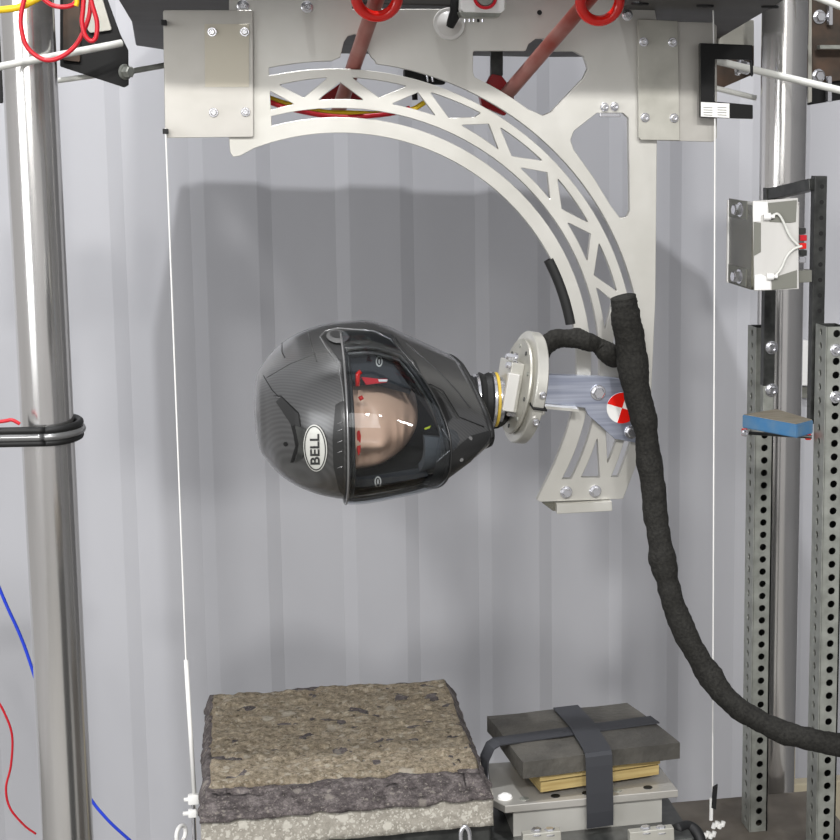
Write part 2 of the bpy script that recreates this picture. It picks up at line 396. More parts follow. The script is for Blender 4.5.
# ---------------------------------------------------------------- arm, clamp ring
arm = thing('headform_arm', 'brushed aluminium arm and round clamp flange joining dummy neck to the arc', 'machine part', atY(590, 442, YP-.02))
YB = YP-.014
me = yplate([(538, 374), (600, 376.5), (637, 381), (640, 443.5), (615, 439), (588, 415), (585, 408), (538, 402.5)], YB, .013, .001); obj('arm_bar', me, 'brushed', arm)
bm = B(); a = atY(538, 403, YB); b = atY(576, 406.5, YB)
for q, (u, v) in enumerate(((a, b),)):
    vs = [bm.verts.new(x_) for x_ in (u, v, v+Vector((0, -.022, -.0005)), u+Vector((0, -.022, -.0005)), u+Vector((0, 0, -.004)), v+Vector((0, 0, -.004)), v+Vector((0, -.022, -.0045)), u+Vector((0, -.022, -.0045)))]
    for f in ((0, 1, 2, 3), (4, 5, 6, 7), (0, 1, 5, 4), (1, 2, 6, 5), (2, 3, 7, 6), (3, 0, 4, 7)): bm.faces.new([vs[i] for i in f])
obj('arm_flange', bm, 'ring', arm)
bm = B(); bolt(bm, atY(598, 392.5, YB), (0, -1, 0), .0078, .009, True); obj('bolt', bm, 'zinc', arm, True, 30)
bm = B(); bolt(bm, atY(631, 432, YB), (0, -1, 0), .0068, .008, True); obj('bolt', bm, 'zinc', arm, True, 30)
# red and white target
tc_ = atY(622, 408, YB-.001); rad = 15.2*atY(623, 408, YB).x-15.2*atY(622, 408, YB).x
bm = B(); lathe(bm, tc_, (0, 1, 0), [(0, rad), (.001, rad)], 48)
tgt = obj('target_marker', bm, 'white', arm); tag(tgt, 'white and red quartered crash-test target', None)
for s0 in (162, 342):
    a_ = radians(s0); bm = B(); vs = [(0, 0)]+[(rad*cos(a_-radians(90)*k/14), rad*sin(a_-radians(90)*k/14)) for k in range(15)]
    top = [bm.verts.new(tc_+Vector((x_, -.0006, z_))) for x_, z_ in vs]; bot = [bm.verts.new(tc_+Vector((x_, 0, z_))) for x_, z_ in vs]
    bm.faces.new(top); bm.faces.new(bot[::-1])
    for k in range(len(vs)): bm.faces.new((top[k], top[(k+1) % len(vs)], bot[(k+1) % len(vs)], bot[k]))
    tag(obj('red_quadrant', bm, 'red', tgt), 'red quarter of the target', None)
# clamp ring: axis mostly along X
YF = 2.46
ax = Vector((-1, -.13, .19)).normalized()
fc = atY(519.5, 386.5, YF)
cl = B(); ring(cl, fc-ax*.016, ax, .052, .0785, .016, 64, .0015); obj('clamp_ring', cl, 'ring', arm, True, 40)
bm = B(); lathe(bm, fc-ax*.010, ax, [(0, .052), (.0145, .067), (.017, .066), (.0172, .03), (.012, .02)], 56); obj('flange_disc', bm, 'alu2', arm, True, 35)
sx_, ux_ = frame(ax)
for k in range(10):
    a = 2*pi*k/10+.2; p = fc+ax*.0072+(sx_*cos(a)+ux_*sin(a))*.056
    bm = B(); lathe(bm, p, ax, [(0, .003), (.001, .003), (.0012, .0015)], 12); obj('bolt_hole', bm, 'bmetal' if k % 2 else 'galv', arm)
# slit and clamp screws of the ring, on the side towards the viewer
bm = B(); d = (Vector((0, -1, -.22))-ax*Vector((0, -1, -.22)).dot(ax)).normalized()
side = d.cross(ax).normalized()
box(bm, (-.010, -.002, -.0012), (.010, .03, .0012)); bmesh.ops.transform(bm, matrix=Matrix.Translation(fc-ax*.009+d*.054) @ Matrix((ax, d, side)).transposed().to_4x4(), verts=bm.verts[:])
obj('clamp_slit', bm, 'blackmatte', arm)
for sgn, L in ((1, .02), (-1, .020)):
    p = fc-ax*.009+d*(.0765)+side*sgn*L
    bm = B(); bolt(bm, p, d, .005, .005, False, False); obj('clamp_screw', bm, 'zinc', arm, True, 30)
# bridge from ring to arm bar behind it
bm = B(); box(bm, fc+Vector((.016, -.012, -.04)), fc+Vector((.034, .078, .0)), .002); obj('arm_mount', bm, 'alu', arm)
# transducer block between disc and neck
q = fc+ax*.007
bm = B()
rotm = Matrix((ax, sx_ if abs(sx_.y) > .5 else ux_, ux_ if abs(sx_.y) > .5 else sx_)).transposed().to_4x4()
def lbox(bm, c, hx, hy, hz, bev=.001):
    b2 = B(); box(b2, (-hx, -hy, -hz), (hx, hy, hz), bev); m_ = Matrix.Translation(c) @ rotm; bmesh.ops.transform(b2, matrix=m_, verts=b2.verts[:])
    tmp = bpy.data.meshes.new('t'); b2.to_mesh(tmp); b2.free(); bm.from_mesh(tmp); bpy.data.meshes.remove(tmp)
lbox(bm, q+ax*.009, .009, .030, .034); obj('load_cell', bm, 'ring', arm)
bm = B(); lbox(bm, q+ax*.011+Vector((0, -.033, -.006)), .008, .004, .026); tag(obj('cover_block', bm, 'clearwhite', arm), 'frosted block on the load cell', None)
for dz, dx in ((.042, .01), (-.036, .008), (.030, .0)):
    bm = B(); bolt(bm, q+Vector((0, -.022, dz)), ax, .0045, .012, True); obj('bolt', bm, 'zinc', arm, True, 30)

# ---------------------------------------------------------------- helmet surface
YH = 2.42; tau = radians(13)
hz0 = atY(372, 408, YH).z
def hx(px): return atY(px, 408, YH).x
KP = [254, 255.2, 258, 264, 275, 290, 310, 330, 350, 370, 390, 410, 430, 446, 461]
KX = [hx(p) for p in KP]
KA = [0, .018, .036, .0578, .0755, .0895, .1005, .1070, .1095, .1082, .1030, .0938, .0825, .0690, .0545]
KZ = [0]*9+[.0020, .0005, -.0022, -.0030, .0005, .0050]
KF = [0, .020, .043, .070, .098, .120, .139, .150, .157, .161, .163, .162, .156, .145, .130]
KB = [0, .019, .040, .066, .095, .117, .135, .145, .149, .150, .148, .144, .136, .124, .110]
KS = [0]*9+[.0, .03, .09, .12, .16, .19]
KE = [0]*10+[.05, .09, .17, .28, .36]
def ip(x, K): return float(np.interp(x, KX, K))
# smooth interpolation through a cubic: resample tables with many points
def smooth_table(K):
    xs = np.array(KX); ys = np.array(K, float); n = len(xs)
    d = np.gradient(ys, xs)
    d[0] = (ys[1]-ys[0])/(xs[1]-xs[0])
    def f(x):
        x = min(max(x, xs[0]), xs[-1]); i = min(max(int(np.searchsorted(xs, x))-1, 0), n-2)
        h = xs[i+1]-xs[i]; t_ = (x-xs[i])/h
        return (2*t_**3-3*t_**2+1)*ys[i]+(t_**3-2*t_**2+t_)*h*d[i]+(-2*t_**3+3*t_**2)*ys[i+1]+(t_**3-t_**2)*h*d[i+1]
    return f
fA, fFw, fBk, fS, fE, fZ = [smooth_table(k) for k in (KA, KF, KB, KS, KE, KZ)]
def HS(X0, phi, off=0):
    """point of the helmet surface; phi 0 = straight ahead of the face, + = upper (its right) side"""
    if X0 < KX[3]:
        u = (X0-KX[0])/(KX[3]-KX[0]); q = sqrt(max(0, 1-(1-u)**2)) if u < 1 else 1
        a, bf, bb = KA[3]*q, KF[3]*q, KB[3]*q
    else: a, bf, bb = fA(X0), fFw(X0), fBk(X0)
    a += off; bf += off; bb += off
    c, s = cos(phi), sin(phi); e = fE(X0); sh = fS(X0)
    p = .92
    cc = math.copysign(abs(c)**p, c); ss = math.copysign(abs(s)**p, s)
    wv = (bf if c > 0 else bb)*cc
    v = a*ss*(1-e*max(0, cc)*1.1)
    X = X0+sh*wv
    return Vector((X, YH-(wv*cos(tau)+v*sin(tau)), hz0+v*cos(tau)-wv*sin(tau)+fZ(X0)))
XB = hx(342); XE = KX[-1]
def xcn(phi):
    q = max(0, 1-(abs(phi)/radians(78))**2.4); e_ = hx(388) if phi > 0 else hx(410)
    return e_+(hx(422)-e_)*q
PU, PD = radians(72), radians(63)
NP = 120
def grid(rows, cols, f, keep=lambda i, j: True, closed=False):
    bm = B(); V = [[bm.verts.new(f(r, c)) for c in cols] for r in rows]; n = len(cols)
    for i in range(len(rows)-1):
        for j in range(n if closed else n-1):
            if keep(i, j): bm.faces.new((V[i][j], V[i][(j+1) % n], V[i+1][(j+1) % n], V[i+1][j]))
    return bm
def sx2(s, phi):
    if s <= 1: return KX[0]+(XB-KX[0])*s
    if s <= 2: return XB+(xcn(phi)-XB)*(s-1)
    return xcn(phi)+(XE-xcn(phi))*(s-2)
srow = [0.0005, .01, .025, .045, .07, .1, .14, .18, .23, .29, .36, .44, .52, .60, .68, .76, .84, .92, 1]+[1+k/12 for k in range(1, 13)]+[2+k/10 for k in range(1, 11)]
pcol = [2*pi*k/NP for k in range(NP)]
NU_, ND_ = int(round(PU/(2*pi)*NP)), int(round(PD/(2*pi)*NP))
def shell_bm(open_=True, off=0):
    return grid(srow, pcol, lambda s, p: HS(sx2(s, (p+pi) % (2*pi)-pi), (p+pi) % (2*pi)-pi, off),
        lambda i, j: not (open_ and 18 <= i < 30 and (j < NU_ or j >= NP-ND_)), True)
# full surface for placing things on the shell
tb = shell_bm(False); bmesh.ops.recalc_face_normals(tb, faces=tb.faces[:]); TREE = BVHTree.FromBMesh(tb); tb.free()
def hit(px, py, off=0, tree=None):
    d = ray(px, py).normalized(); h, n, i, dist = (tree or TREE).ray_cast(CC, d)
    if h is None: return None
    if n.dot(d) > 0: n = -n
    return h+n*off
# carbon fibre: fine woven stripes
m = mat('carbon_fibre', '343434', .45, 0, coat=1, spec=.9); n = m.node_tree; b = n.nodes['Principled BSDF']; b.inputs['Coat Roughness'].default_value = .22
tx = n.nodes.new('ShaderNodeTexCoord'); wv1 = n.nodes.new('ShaderNodeTexWave'); wv1.inputs['Scale'].default_value = 95; wv1.inputs['Distortion'].default_value = .6
wv1.bands_direction = 'DIAGONAL'; n.links.new(tx.outputs['Object'], wv1.inputs['Vector'])
rp = n.nodes.new('ShaderNodeValToRGB'); rp.color_ramp.elements[0].color = lin('2a2a2a'); rp.color_ramp.elements[1].color = lin('3a3a3a')
n.links.new(wv1.outputs[0], rp.inputs[0]); n.links.new(rp.outputs[0], b.inputs['Base Color']); SM['carbon'] = m
hel = thing('motorcycle_helmet', 'black carbon full-face motorcycle helmet with clear visor, lying sideways on the dummy head', 'helmet', (hx(372), YH, hz0-.125))
bm = shell_bm(); bmesh.ops.recalc_face_normals(bm, faces=bm.faces[:]); 
sh_ = obj('shell', bm, 'carbon', hel, True, 50)
md = sh_.modifiers.new('thick', 'SOLIDIFY'); md.thickness = .008; md.offset = -1
# lining: dark inner shell with pads
bm = grid(srow[5:], pcol, lambda s, p: HS(sx2(s, (p+pi) % (2*pi)-pi), (p+pi) % (2*pi)-pi, -.016),
        lambda i, j: not (13 <= i < 25 and (j < NU_-1 or j >= NP-ND_+1)), True)
o = obj('lining', bm, 'lining', hel, True); md = o.modifiers.new('thick', 'SOLIDIFY'); md.thickness = .012; md.offset = -1
def wrap(p): return (p+pi) % (2*pi)-pi
def spatch(s0, s1, p0, p1, off, th_, nr=16, nc=30, sfun=None, pfun=None):
    bm = B(); R_ = []
    for k, o_ in enumerate((off, off-th_)):
        R_.append([[bm.verts.new(HS(sx2(s0+(s1-s0)*i/nr, p0+(p1-p0)*j/nc) if not sfun else sfun(i/nr, p0+(p1-p0)*j/nc), p0+(p1-p0)*j/nc, o_)) for j in range(nc+1)] for i in range(nr+1)])
    for L in R_:
        for i in range(nr):
            for j in range(nc): bm.faces.new((L[i][j], L[i][j+1], L[i+1][j+1], L[i+1][j]))
    A, C_ = R_
    for i in range(nr):
        for j in (0, nc): bm.faces.new((A[i][j], A[i+1][j], C_[i+1][j], C_[i][j]))
    for j in range(nc):
        for i in (0, nr): bm.faces.new((A[i][j], A[i][j+1], C_[i][j+1], C_[i][j]))
    return bm
# rubber gasket around the opening
def spath(pts, off): return [HS(sx2(s, p), p, off) for s, p in pts]
def ploop(sa, sb, u, d, n_=24):
    return [(sa, -d+(u+d)*k/n_) for k in range(n_+1)]+[(sa+(sb-sa)*k/8, u) for k in range(1, 9)]+[(sb, u-(u+d)*k/n_) for k in range(1, n_+1)]+[(sb-(sb-sa)*k/8, -d) for k in range(1, 9)]
bm = B(); tube(bm, spath(ploop(1, 2, PU, PD), .0), .0035, 8, False); obj('gasket', bm, 'rubber', hel, True)
bm = B(); tube(bm, spath(ploop(1.05, 1.95, PU*.96, PD*.96), -.004), .0025, 8, False); tag(obj('inner_frame', bm, 'bmetal', hel, True), 'grey inner frame of the visor opening', None)
# visor
vp, vq = radians(86), radians(78)
vis = obj('visor', spatch(.985, 2.05, -vq, vp, .0062, .002, 20, 60), 'visor', hel, True, 40); tag(vis, 'clear visor closed over the face opening', None)
bm = B(); tube(bm, [HS(sx2(.985, p), p, .006) for p in np.linspace(-vq, vp, 50)], .0016, 8); obj('visor_edge', bm, 'bead', vis, True)
bm = B(); tube(bm, [HS(sx2(2.05, p), p, .006) for p in np.linspace(-vq, vp, 50)], .0013, 8); obj('visor_edge', bm, 'shellmatte', vis, True)
# surface pieces placed on the shell ---------------------------------
def resample(pts, step=2.0, closed=False):
    out = []; P = list(pts)+([pts[0]] if closed else [])
    for a, b_ in zip(P, P[1:]):
        n_ = max(1, int(hypot(b_[0]-a[0], b_[1]-a[1])/step))
        for k in range(n_): out.append((a[0]+(b_[0]-a[0])*k/n_, a[1]+(b_[1]-a[1])*k/n_))
    if not closed: out.append(P[-1])
    return out
def seam(px, r, m_, name='seam', off=.0, closed=False, parent=None, tree=None):
    P = [hit(x_, y_, off, tree) for x_, y_ in resample(px, 2, closed)]; P = [p for p in P if p is not None]
    if closed: P.append(P[0])
    bm = B(); tube(bm, P, r, 6, not closed); return obj(name, bm, m_, parent or hel, True)
def on_shell(me2d, mapf, off, th_, name, m_, parent=None, tree=None, cut=3.0):
    """drapes a flat pixel-space mesh over the shell, giving it thickness"""
    bm = B(); bm.from_mesh(me2d)
    bmesh.ops.triangulate(bm, faces=bm.faces[:])
    for _ in range(4):
        es = [e for e in bm.edges if e.calc_length() > cut]
        if not es: break
        bmesh.ops.subdivide_edges(bm, edges=es, cuts=1); bmesh.ops.triangulate(bm, faces=bm.faces[:])
    bad = []
    for v in bm.verts:
        x_, y_ = mapf(v.co.x, v.co.y); h_ = hit(x_, y_, off, tree)
        if h_ is None: bad.append(v)
        else: v.co = h_
    bmesh.ops.delete(bm, geom=bad, context='VERTS')
    be = [e for e in bm.edges if len(e.link_faces) == 1]; cp_ = {}
    for v in list(bm.verts):
        cp_[v] = bm.verts.new(v.co+(v.co-CC).normalized()*th_)
    for f in list(bm.faces): bm.faces.new([cp_[v] for v in reversed(f.verts)])
    for e in be: bm.faces.new((e.verts[0], e.verts[1], cp_[e.verts[1]], cp_[e.verts[0]]))
    return obj(name, bm, m_, parent or hel)
def poly2d(outl):
    cu = bpy.data.curves.new('t', 'CURVE'); cu.dimensions = '2D'; cu.fill_mode = 'BOTH'
    for o_ in outl:
        s = cu.splines.new('POLY'); s.points.add(len(o_)-1)
        for i, p in enumerate(o_): s.points[i].co = (p[0], p[1], 0, 1)
        s.use_cyclic_u = True
    ob = bpy.data.objects.new('t', cu); COL.objects.link(ob); dg = bpy.context.evaluated_depsgraph_get()
    me = bpy.data.meshes.new_from_object(ob.evaluated_get(dg)); bpy.data.objects.remove(ob); me.materials.clear(); return me
ident = lambda a, b_: (a, b_)
def ell(cx_, cy_, a, b_, t_=0, n_=48): return [(cx_+a*cos(k)*cos(t_)-b_*sin(k)*sin(t_), cy_+a*cos(k)*sin(t_)+b_*sin(k)*cos(t_)) for k in [2*pi*i/n_ for i in range(n_)]]
def patch(px, off, th_, name, m_, parent=None, holes=()):
    return on_shell(poly2d([px]+list(holes)), ident, off, th_, name, m_, parent)
# matte lower forehead panel and its vent
patch([(277, 402), (282, 397), (299, 414), (301, 426), (307, 430), (296, 425), (293, 426)], .002, .003, 'forehead_scoop', 'shellmatte')
seam([(274, 396), (281, 396), (298.5, 413), (301, 428), (308, 434)], .0008, 'darkline')
seam([(275, 397), (282, 398), (297, 414), (299, 426)], .0006, 'bead', 'seam', .0014)
patch([(291, 423), (295, 425), (299, 438), (297, 452), (294, 462), (291, 462), (296, 446), (294, 434)], .0015, .002, 'vent_slot', 'darkline')
patch([(296, 426), (305, 428), (312, 436), (306, 447), (303, 458), (296, 462), (300, 446)], .002, .003, 'vent_cover', 'bmetal')
bm = B(); c_ = hit(286, 444, .0005); lathe(bm, c_, (c_-Vector((hx(340), YH, hz0))), [(0, .003), (.0008, .003)], 14); obj('screw', bm, 'darkline', hel)
# brow vent beside the visor
patch([(336, 405), (341, 402), (344, 402), (344, 494), (339, 488), (334, 466), (333, 440)], .002, .004, 'brow_vent', 'shellmatte')
for y_ in (423, 430, 441, 451, 466): seam([(338, y_+1), (343, y_-1)], .0007, 'bead', 'vent_mark', .003)
seam([(344, 401), (336, 405), (333, 440), (334, 466), (341, 493)], .0008, 'darkline')
# crest ridges on the crown
seam([(282, 343), (282, 352), (285, 358)], .0007, 'darkline')
seam([(308, 332), (312, 347), (317, 362)], .0006, 'bmetal')
seam([(263, 375), (272, 390), (284, 402)], .0006, 'darkline')
seam([(266, 378), (290, 364), (320, 352), (336, 352)], .0005, 'bmetal')
# silver rim round the temple recess
seam([(344, 402), (342, 385), (338, 364), (326, 347), (320, 337), (325, 331), (338, 328), (374, 331), (390, 339), (402, 352), (414, 364)], .0010, 'bead')
patch([(328, 345), (322, 337), (327, 333), (338, 331), (372, 333), (388, 340), (396, 348), (386, 347), (350, 346), (344, 362), (339, 360)], .0012, .002, 'temple_recess', 'rubber')
pv = patch(ell(338, 339, 11, 6.5, .1), .004, .003, 'pivot_cover', 'bead'); patch(ell(337, 337.5, 6.5, 3.2, .1), .0052, .002, 'pivot_cap', 'badge', pv)
patch([(352, 337), (366, 338), (372, 343), (366, 347), (350, 346)], .004, .003, 'pivot_lever', 'bmetal', pv)
# oval badge
bl = patch(ell(316, 447.5, 11.6, 23, -.06), .0022, .002, 'badge', 'silver'); tag(bl, 'silver oval badge', None)
patch(ell(316, 447.5, 10.6, 21.8, -.06), .0028, .0008, 'badge_ring', 'badge', bl, [ell(316, 447.5, 9.6, 20.6, -.06)])
tcv = bpy.data.curves.new('t', 'FONT'); tcv.body = 'BELL'; tcv.size = 10; tcv.offset = .22; tcv.align_x = 'CENTER'; tcv.space_character = .98
ob = bpy.data.objects.new('t', tcv); COL.objects.link(ob); dg = bpy.context.evaluated_depsgraph_get()
me = bpy.data.meshes.new_from_object(ob.evaluated_get(dg)); bpy.data.objects.remove(ob); me.materials.clear()
xs = [v.co.x for v in me.vertices]; ys = [v.co.y for v in me.vertices]; wx, wy = max(xs)-min(xs), max(ys)-min(ys); x0_, y0_ = min(xs), min(ys)
tl = on_shell(me, lambda a, b_: (320.6-(b_-y0_)/wy*9+(a-x0_)/wx*-.6, 463.5-(a-x0_)/wx*30), .0030, .0008, 'badge_lettering', 'badge', bl, None, 1.2)
# chin bar panels
seam([(424, 385), (431, 384.5), (443, 391), (459, 417), (484, 427)], .0010, 'darkline')
seam([(425, 387), (431, 386.5), (442, 393), (458, 419)], .0006, 'bmetal', 'seam', .001)
patch([(426, 388), (434, 389), (444, 404), (452, 418), (447, 424), (440, 428), (437, 424)], .002, .003, 'chin_vent', 'shellmatte')
patch([(437, 398), (441, 400), (449, 420), (445, 422)], .0026, .003, 'vent_slot', 'darkline')
patch([(440, 430), (444, 427), (456, 432), (459, 440), (455, 448), (445, 452), (436, 461), (437, 446)], .0022, .003, 'visor_tab', 'glass')
seam([(441, 429), (446, 436), (450, 442), (450, 449), (436, 461)], .0007, 'bead', 'tab_edge', .003)
patch([(436, 461), (452, 452), (460, 444), (470, 436), (492, 430), (487, 441), (470, 461), (447, 478), (424, 490), (432, 476)], .0016, .003, 'chin_panel', 'shellmatte')
for p in [(470, 438.5), (461, 459)]:
    c_ = hit(*p, .001); 
    if c_ is not None: bm = B(); lathe(bm, c_, (0, -1, -.3), [(0, .003), (.0015, .0025)], 12); obj('chin_screw', bm, 'bead', hel)
# long ridges running over the temple to the chin
seam([(405, 342), (420, 355), (440, 372), (458, 392), (470, 408)], .0012, 'shellmatte', 'ridge')
seam([(395, 338), (405, 352), (415, 362), (424, 383), (433, 405), (438, 425)], .0016, 'darkline', 'channel')
# base trim around neck opening
bm = B(); tube(bm, [HS(XE, 2*pi*k/60, -.004) for k in range(61)], .005, 8, False); obj('base_trim', bm, 'rubber', hel, True)
# cheek pads, straps and badges inside
def inner(s0, s1, p0, p1, off, th_, nm, m_): return obj(nm, spatch(s0, s1, radians(p0), radians(p1), off, th_, 8, 12), m_, hel, True, 40)
cp = inner(1.08, 1.85, 51, 74, -.014, .014, 'cheek_pad', 'pad_in'); cp2 = inner(1.06, 1.9, -70, -42, -.014, .014, 'cheek_pad', 'pad_in')
inner(1.80, 1.98, -36, 12, -.022, .012, 'chin_curtain', 'greyfab')
def inner_tree(o_):
    b3 = B(); b3.from_mesh(o_.data); bmesh.ops.translate(b3, vec=hel.location, verts=b3.verts[:]); T_ = BVHTree.FromBMesh(b3); b3.free(); return T_
for o_, (px_, py_) in ((cp, (379, 362)), (cp2, (378, 482))):
    T_ = inner_tree(o_)
    for sc_ in (1,):
        h_ = hit(px_, py_, .0, T_)
        if h_ is not None:
            bd = on_shell(poly2d([ell(px_, py_, 3.4, 5.4), ell(px_, py_, 2.2, 4.0)]), ident, .001, .0006, 'pad_badge', 'silver', o_, T_)
            on_shell(poly2d([ell(px_, py_, .8, 2.6)]), ident, .001, .0006, 'pad_badge_mark', 'silver', o_, T_)
YR = YH-.118
for pl, wd in (([(357.5, 386), (358, 374), (361, 371.5)], .0032), ([(359, 399), (363, 397)], .003)):
    bm = B(); tube(bm, [atY(*p, YR) for p in pl], wd, 6); tag(obj('pull_tab', bm, 'red', hel, True), 'red pull tab', None)
me = yplate([(357, 432), (359.5, 430), (361, 436), (360.5, 452), (358.5, 457), (357, 450)], YR, .004, .001); tag(obj('pull_tab', me, 'red', hel), 'red pull tab', None)
me = yplate([(361, 377), (366, 377.5), (379, 379), (388, 379), (387, 382.5), (366, 385)], YR+.004, .003, .001); tag(obj('strap', me, 'redcable', hel), 'dull red strap across the brow', None)
me = yplate([(378, 379.3), (388, 379.5), (387, 381.8), (379, 382)], YR+.0028, .001, .0003); tag(obj('strap_end', me, 'white', hel), 'white strap end', None)
me = yplate([(424, 428.5), (431, 425.5), (430, 428.5), (425, 430)], YR-.004, .002, .0003); tag(obj('lime_tag', me, 'lime', hel), 'tiny lime tag', None)

# ---------------------------------------------------------------- dummy head
head = thing('dummy_head', 'flesh-coloured crash test headform looking out through the clear visor', 'dummy head', (hx(372), YH, hz0-.09))
bm = B(); NU, NV = 72, 96
HL, HW, HD = .100, .074, .121; HXc = hx(341)
def headp(u, v):      # u: crown 0 .. chin pi ; v: angle round, 0 = front
    a = -cos(u)*HL; r = sin(u)**.82; w_ = cos(v)*r*HD*(1.0 if cos(v) > 0 else .95); l_ = sin(v)*r*HW
    f = max(0, cos(v))
    g = lambda cu, cl, su, sl: math.exp(-((a-cu)/su)**2-((l_-cl)/sl)**2)*(f > 0)
    dw = .013*g(.040, 0, .016, .013)+.007*g(.048, 0, .009, .017)+.006*g(.022, 0, .02, .010)
    dw += .006*g(.004, .0, .010, .05)-.013*g(.020, .029, .011, .014)-.013*g(.020, -.029, .011, .014)
    dw += .006*g(.066, 0, .005, .018)+.006*g(.075, 0, .005, .016)-.004*g(.0705, 0, .002, .02)-.004*g(.083, 0, .005, .02)+.010*g(.098, 0, .012, .02)
    dw += .006*g(.042, .040, .018, .014)+.006*g(.042, -.040, .018, .014)
    w_ += dw
    return Vector((HXc+a, YH+.006-(w_*cos(tau)+l_*sin(tau)), hz0+l_*cos(tau)-w_*sin(tau)))
V = [[bm.verts.new(headp(.02+(pi-.04)*i/NU, 2*pi*j/NV)) for j in range(NV)] for i in range(NU+1)]
for i in range(NU):
    for j in range(NV): bm.faces.new((V[i][j], V[i][(j+1) % NV], V[i+1][(j+1) % NV], V[i+1][j]))
bm.faces.new(V[0]); bm.faces.new(V[-1])
obj('head', bm, 'skin', head, True)
# neck discs along the axis
nc = atY(480, 399.5, YF); na = Vector((1, .05, -.04)).normalized()
def disc(px0, px1, r, m_, nm, bulge=0, lab=None):
    k0 = (atY(px0, 400, YF)-nc).x; k1 = (atY(px1, 400, YF)-nc).x
    bm = B(); b_ = nc+na*k0; L = k1-k0
    lathe(bm, b_, na, [(0, r*.93), (L*.12, r), (L*.5, r+bulge), (L*.88, r), (L, r*.93)], 48); o_ = obj(nm, bm, m_, head, True, 30)
    if lab: tag(o_, lab, None)
disc(455, 474, .033, 'rubber', 'neck_rubber')
disc(474, 477.5, .036, 'zinc', 'neck_disc', 0, 'bright metal neck disc')
disc(477.5, 490, .038, 'rubber', 'neck_rubber', -.003, 'black rubber neck segment')
disc(490, 493.5, .039, 'zinc', 'neck_disc', 0, 'bright metal neck disc')
disc(493.5, 497, .038, 'yelring', 'neck_gasket', 0, 'amber yellow gasket ring')
disc(497, 502, .032, 'zinc', 'neck_disc')
disc(502, 512, .018, 'alu2', 'neck_stud')

# ---------------------------------------------------------------- hoses
def hose(name, px, Ys, rs, lab, cat, n_=14, seg=10):
    P = [atY(x_, y_, Y_) for (x_, y_), Y_ in zip(px, Ys)]; P = spline(P, seg)
    R = np.interp(np.linspace(0, len(rs)-1, len(P)), range(len(rs)), rs)
    random.seed(len(P)); R = [r*(1+random.uniform(-.035, .035)) for r in R]
    bm = B(); tube(bm, P, R, n_); bm.normal_update()
    for v in bm.verts: v.co += v.normal*(mn.noise(v.co*22)*.0045+mn.noise(v.co*60)*.0016)*(1.5 if len(rs) == 10 else 1)*(.3 if rs[0] == .006 else 1)
    o_ = obj(name, bm, 'cloth', None, True); return tag(o_, lab, cat)
YT = 2.47
hose('cable_sleeve', [(623, 297), (626, 315), (630, 345), (636, 385), (644, 425), (651, 470), (656, 515), (663, 560), (676, 608), (697, 655), (727, 697), (765, 724), (806, 739), (858, 747)],
     [YT-.012, YT-.01, YT, YT, YT, YT, YT-.01, YT-.02, YT-.03, YT-.04, YT-.06, YT-.08, YT-.10, YT-.12],
     [.0185, .0218, .0210, .0200, .0195, .0185, .0175, .0175, .0175, .0170, .0165, .0165, .0165, .0175], 'long thick black fabric cable sleeve hanging from the arc to the right edge', 'cable sleeve', 20, 12)
hose('cable_sleeve', [(540, 366), (543, 352), (549, 344), (560, 338), (573, 338), (586, 341), (597, 344), (604, 350), (612, 356), (624, 353)],
     [YF+.03, YF+.02, YF+.02, YF+.02, YF+.02, YF+.02, YF+.03, YF+.03, YF+.045, YF+.05],
     [.008, .0125, .0140, .0135, .0135, .0130, .0135, .0145, .0155, .014], 'short twisted black sleeve from clamp flange to the thick hose', 'cable sleeve', 14, 8)
hose('sensor_cable', [(484, 424), (497, 423), (505, 417), (507, 410)], [YF-.01, YF, YF, YF+.01], [.006, .007, .006, .006], 'short black cable under the dummy neck', 'cable')

# ---------------------------------------------------------------- guide wires
t = thing('guide_wire', 'left taut guide wire with white sleeve, behind the concrete block', 'wire', atY(194, 838, YP-.03), 'taut guide wires')
YG = YP-.03
bm = B(); tube(bm, [atY(165.5, 128, YG), atY(186, 662, YG)], .0011, 8); obj('wire', bm, 'white', t)
bm = B(); tube(bm, [atY(186, 660, YG), atY(194.5, 797, YG)], .0031, 10); tag(obj('sleeve', bm, 'white', t, True), 'white plastic sleeve', None)
for (x_, y_), r_ in (((193.5, 799), .0075), ((192.5, 813), .006)):
    bm = B(); c_ = atY(x_, y_, YG); box(bm, c_-Vector((r_, .005, r_)), c_+Vector((r_, .005, r_)), .002); lathe(bm, c_+Vector((-.013, 0, 0)), (1, 0, 0), [(0, .003), (.026, .003)], 8); obj('wire_clamp', bm, 'white', t, True, 30)
bm = B(); torus(bm, atY(181, 834, YG), (.9, -.5, 0), .012, .003); obj('eye_ring', bm, 'white', t, True)
bm = B(); tube(bm, [atY(193, 800, YG), atY(195, 850, YG)], .003, 8); obj('tail', bm, 'zinc', t)
for p in [(163.5, 22), (165, 131)]:
    bm = B(); box(bm, atY(*p, YG)-Vector((.003, .002, .004)), atY(*p, YG)+Vector((.004, .016, .003)), .0008); obj('guide_pin', bm, 'blackmatte', t)
t = thing('guide_wire', 'right taut guide wire ending in a white coupling near the posts', 'wire', atY(710, 820, YP), 'taut guide wires')
bm = B(); tube(bm, [atY(713, -4, YG), atY(715, 130, YG), atY(712.5, 792, YG)], .0011, 8); obj('wire', bm, 'white', t)
bm = B(); tube(bm, [atY(711.5, 798, YG), atY(711, 820, YG)], .003, 8); obj('sleeve', bm, 'white', t)
me = yplate([(713, 787), (718, 784), (716, 810), (711.5, 808)], YG-.004, .003, .001); tag(obj('wire_tag', me, 'blackmatte', t), 'black tag', None)
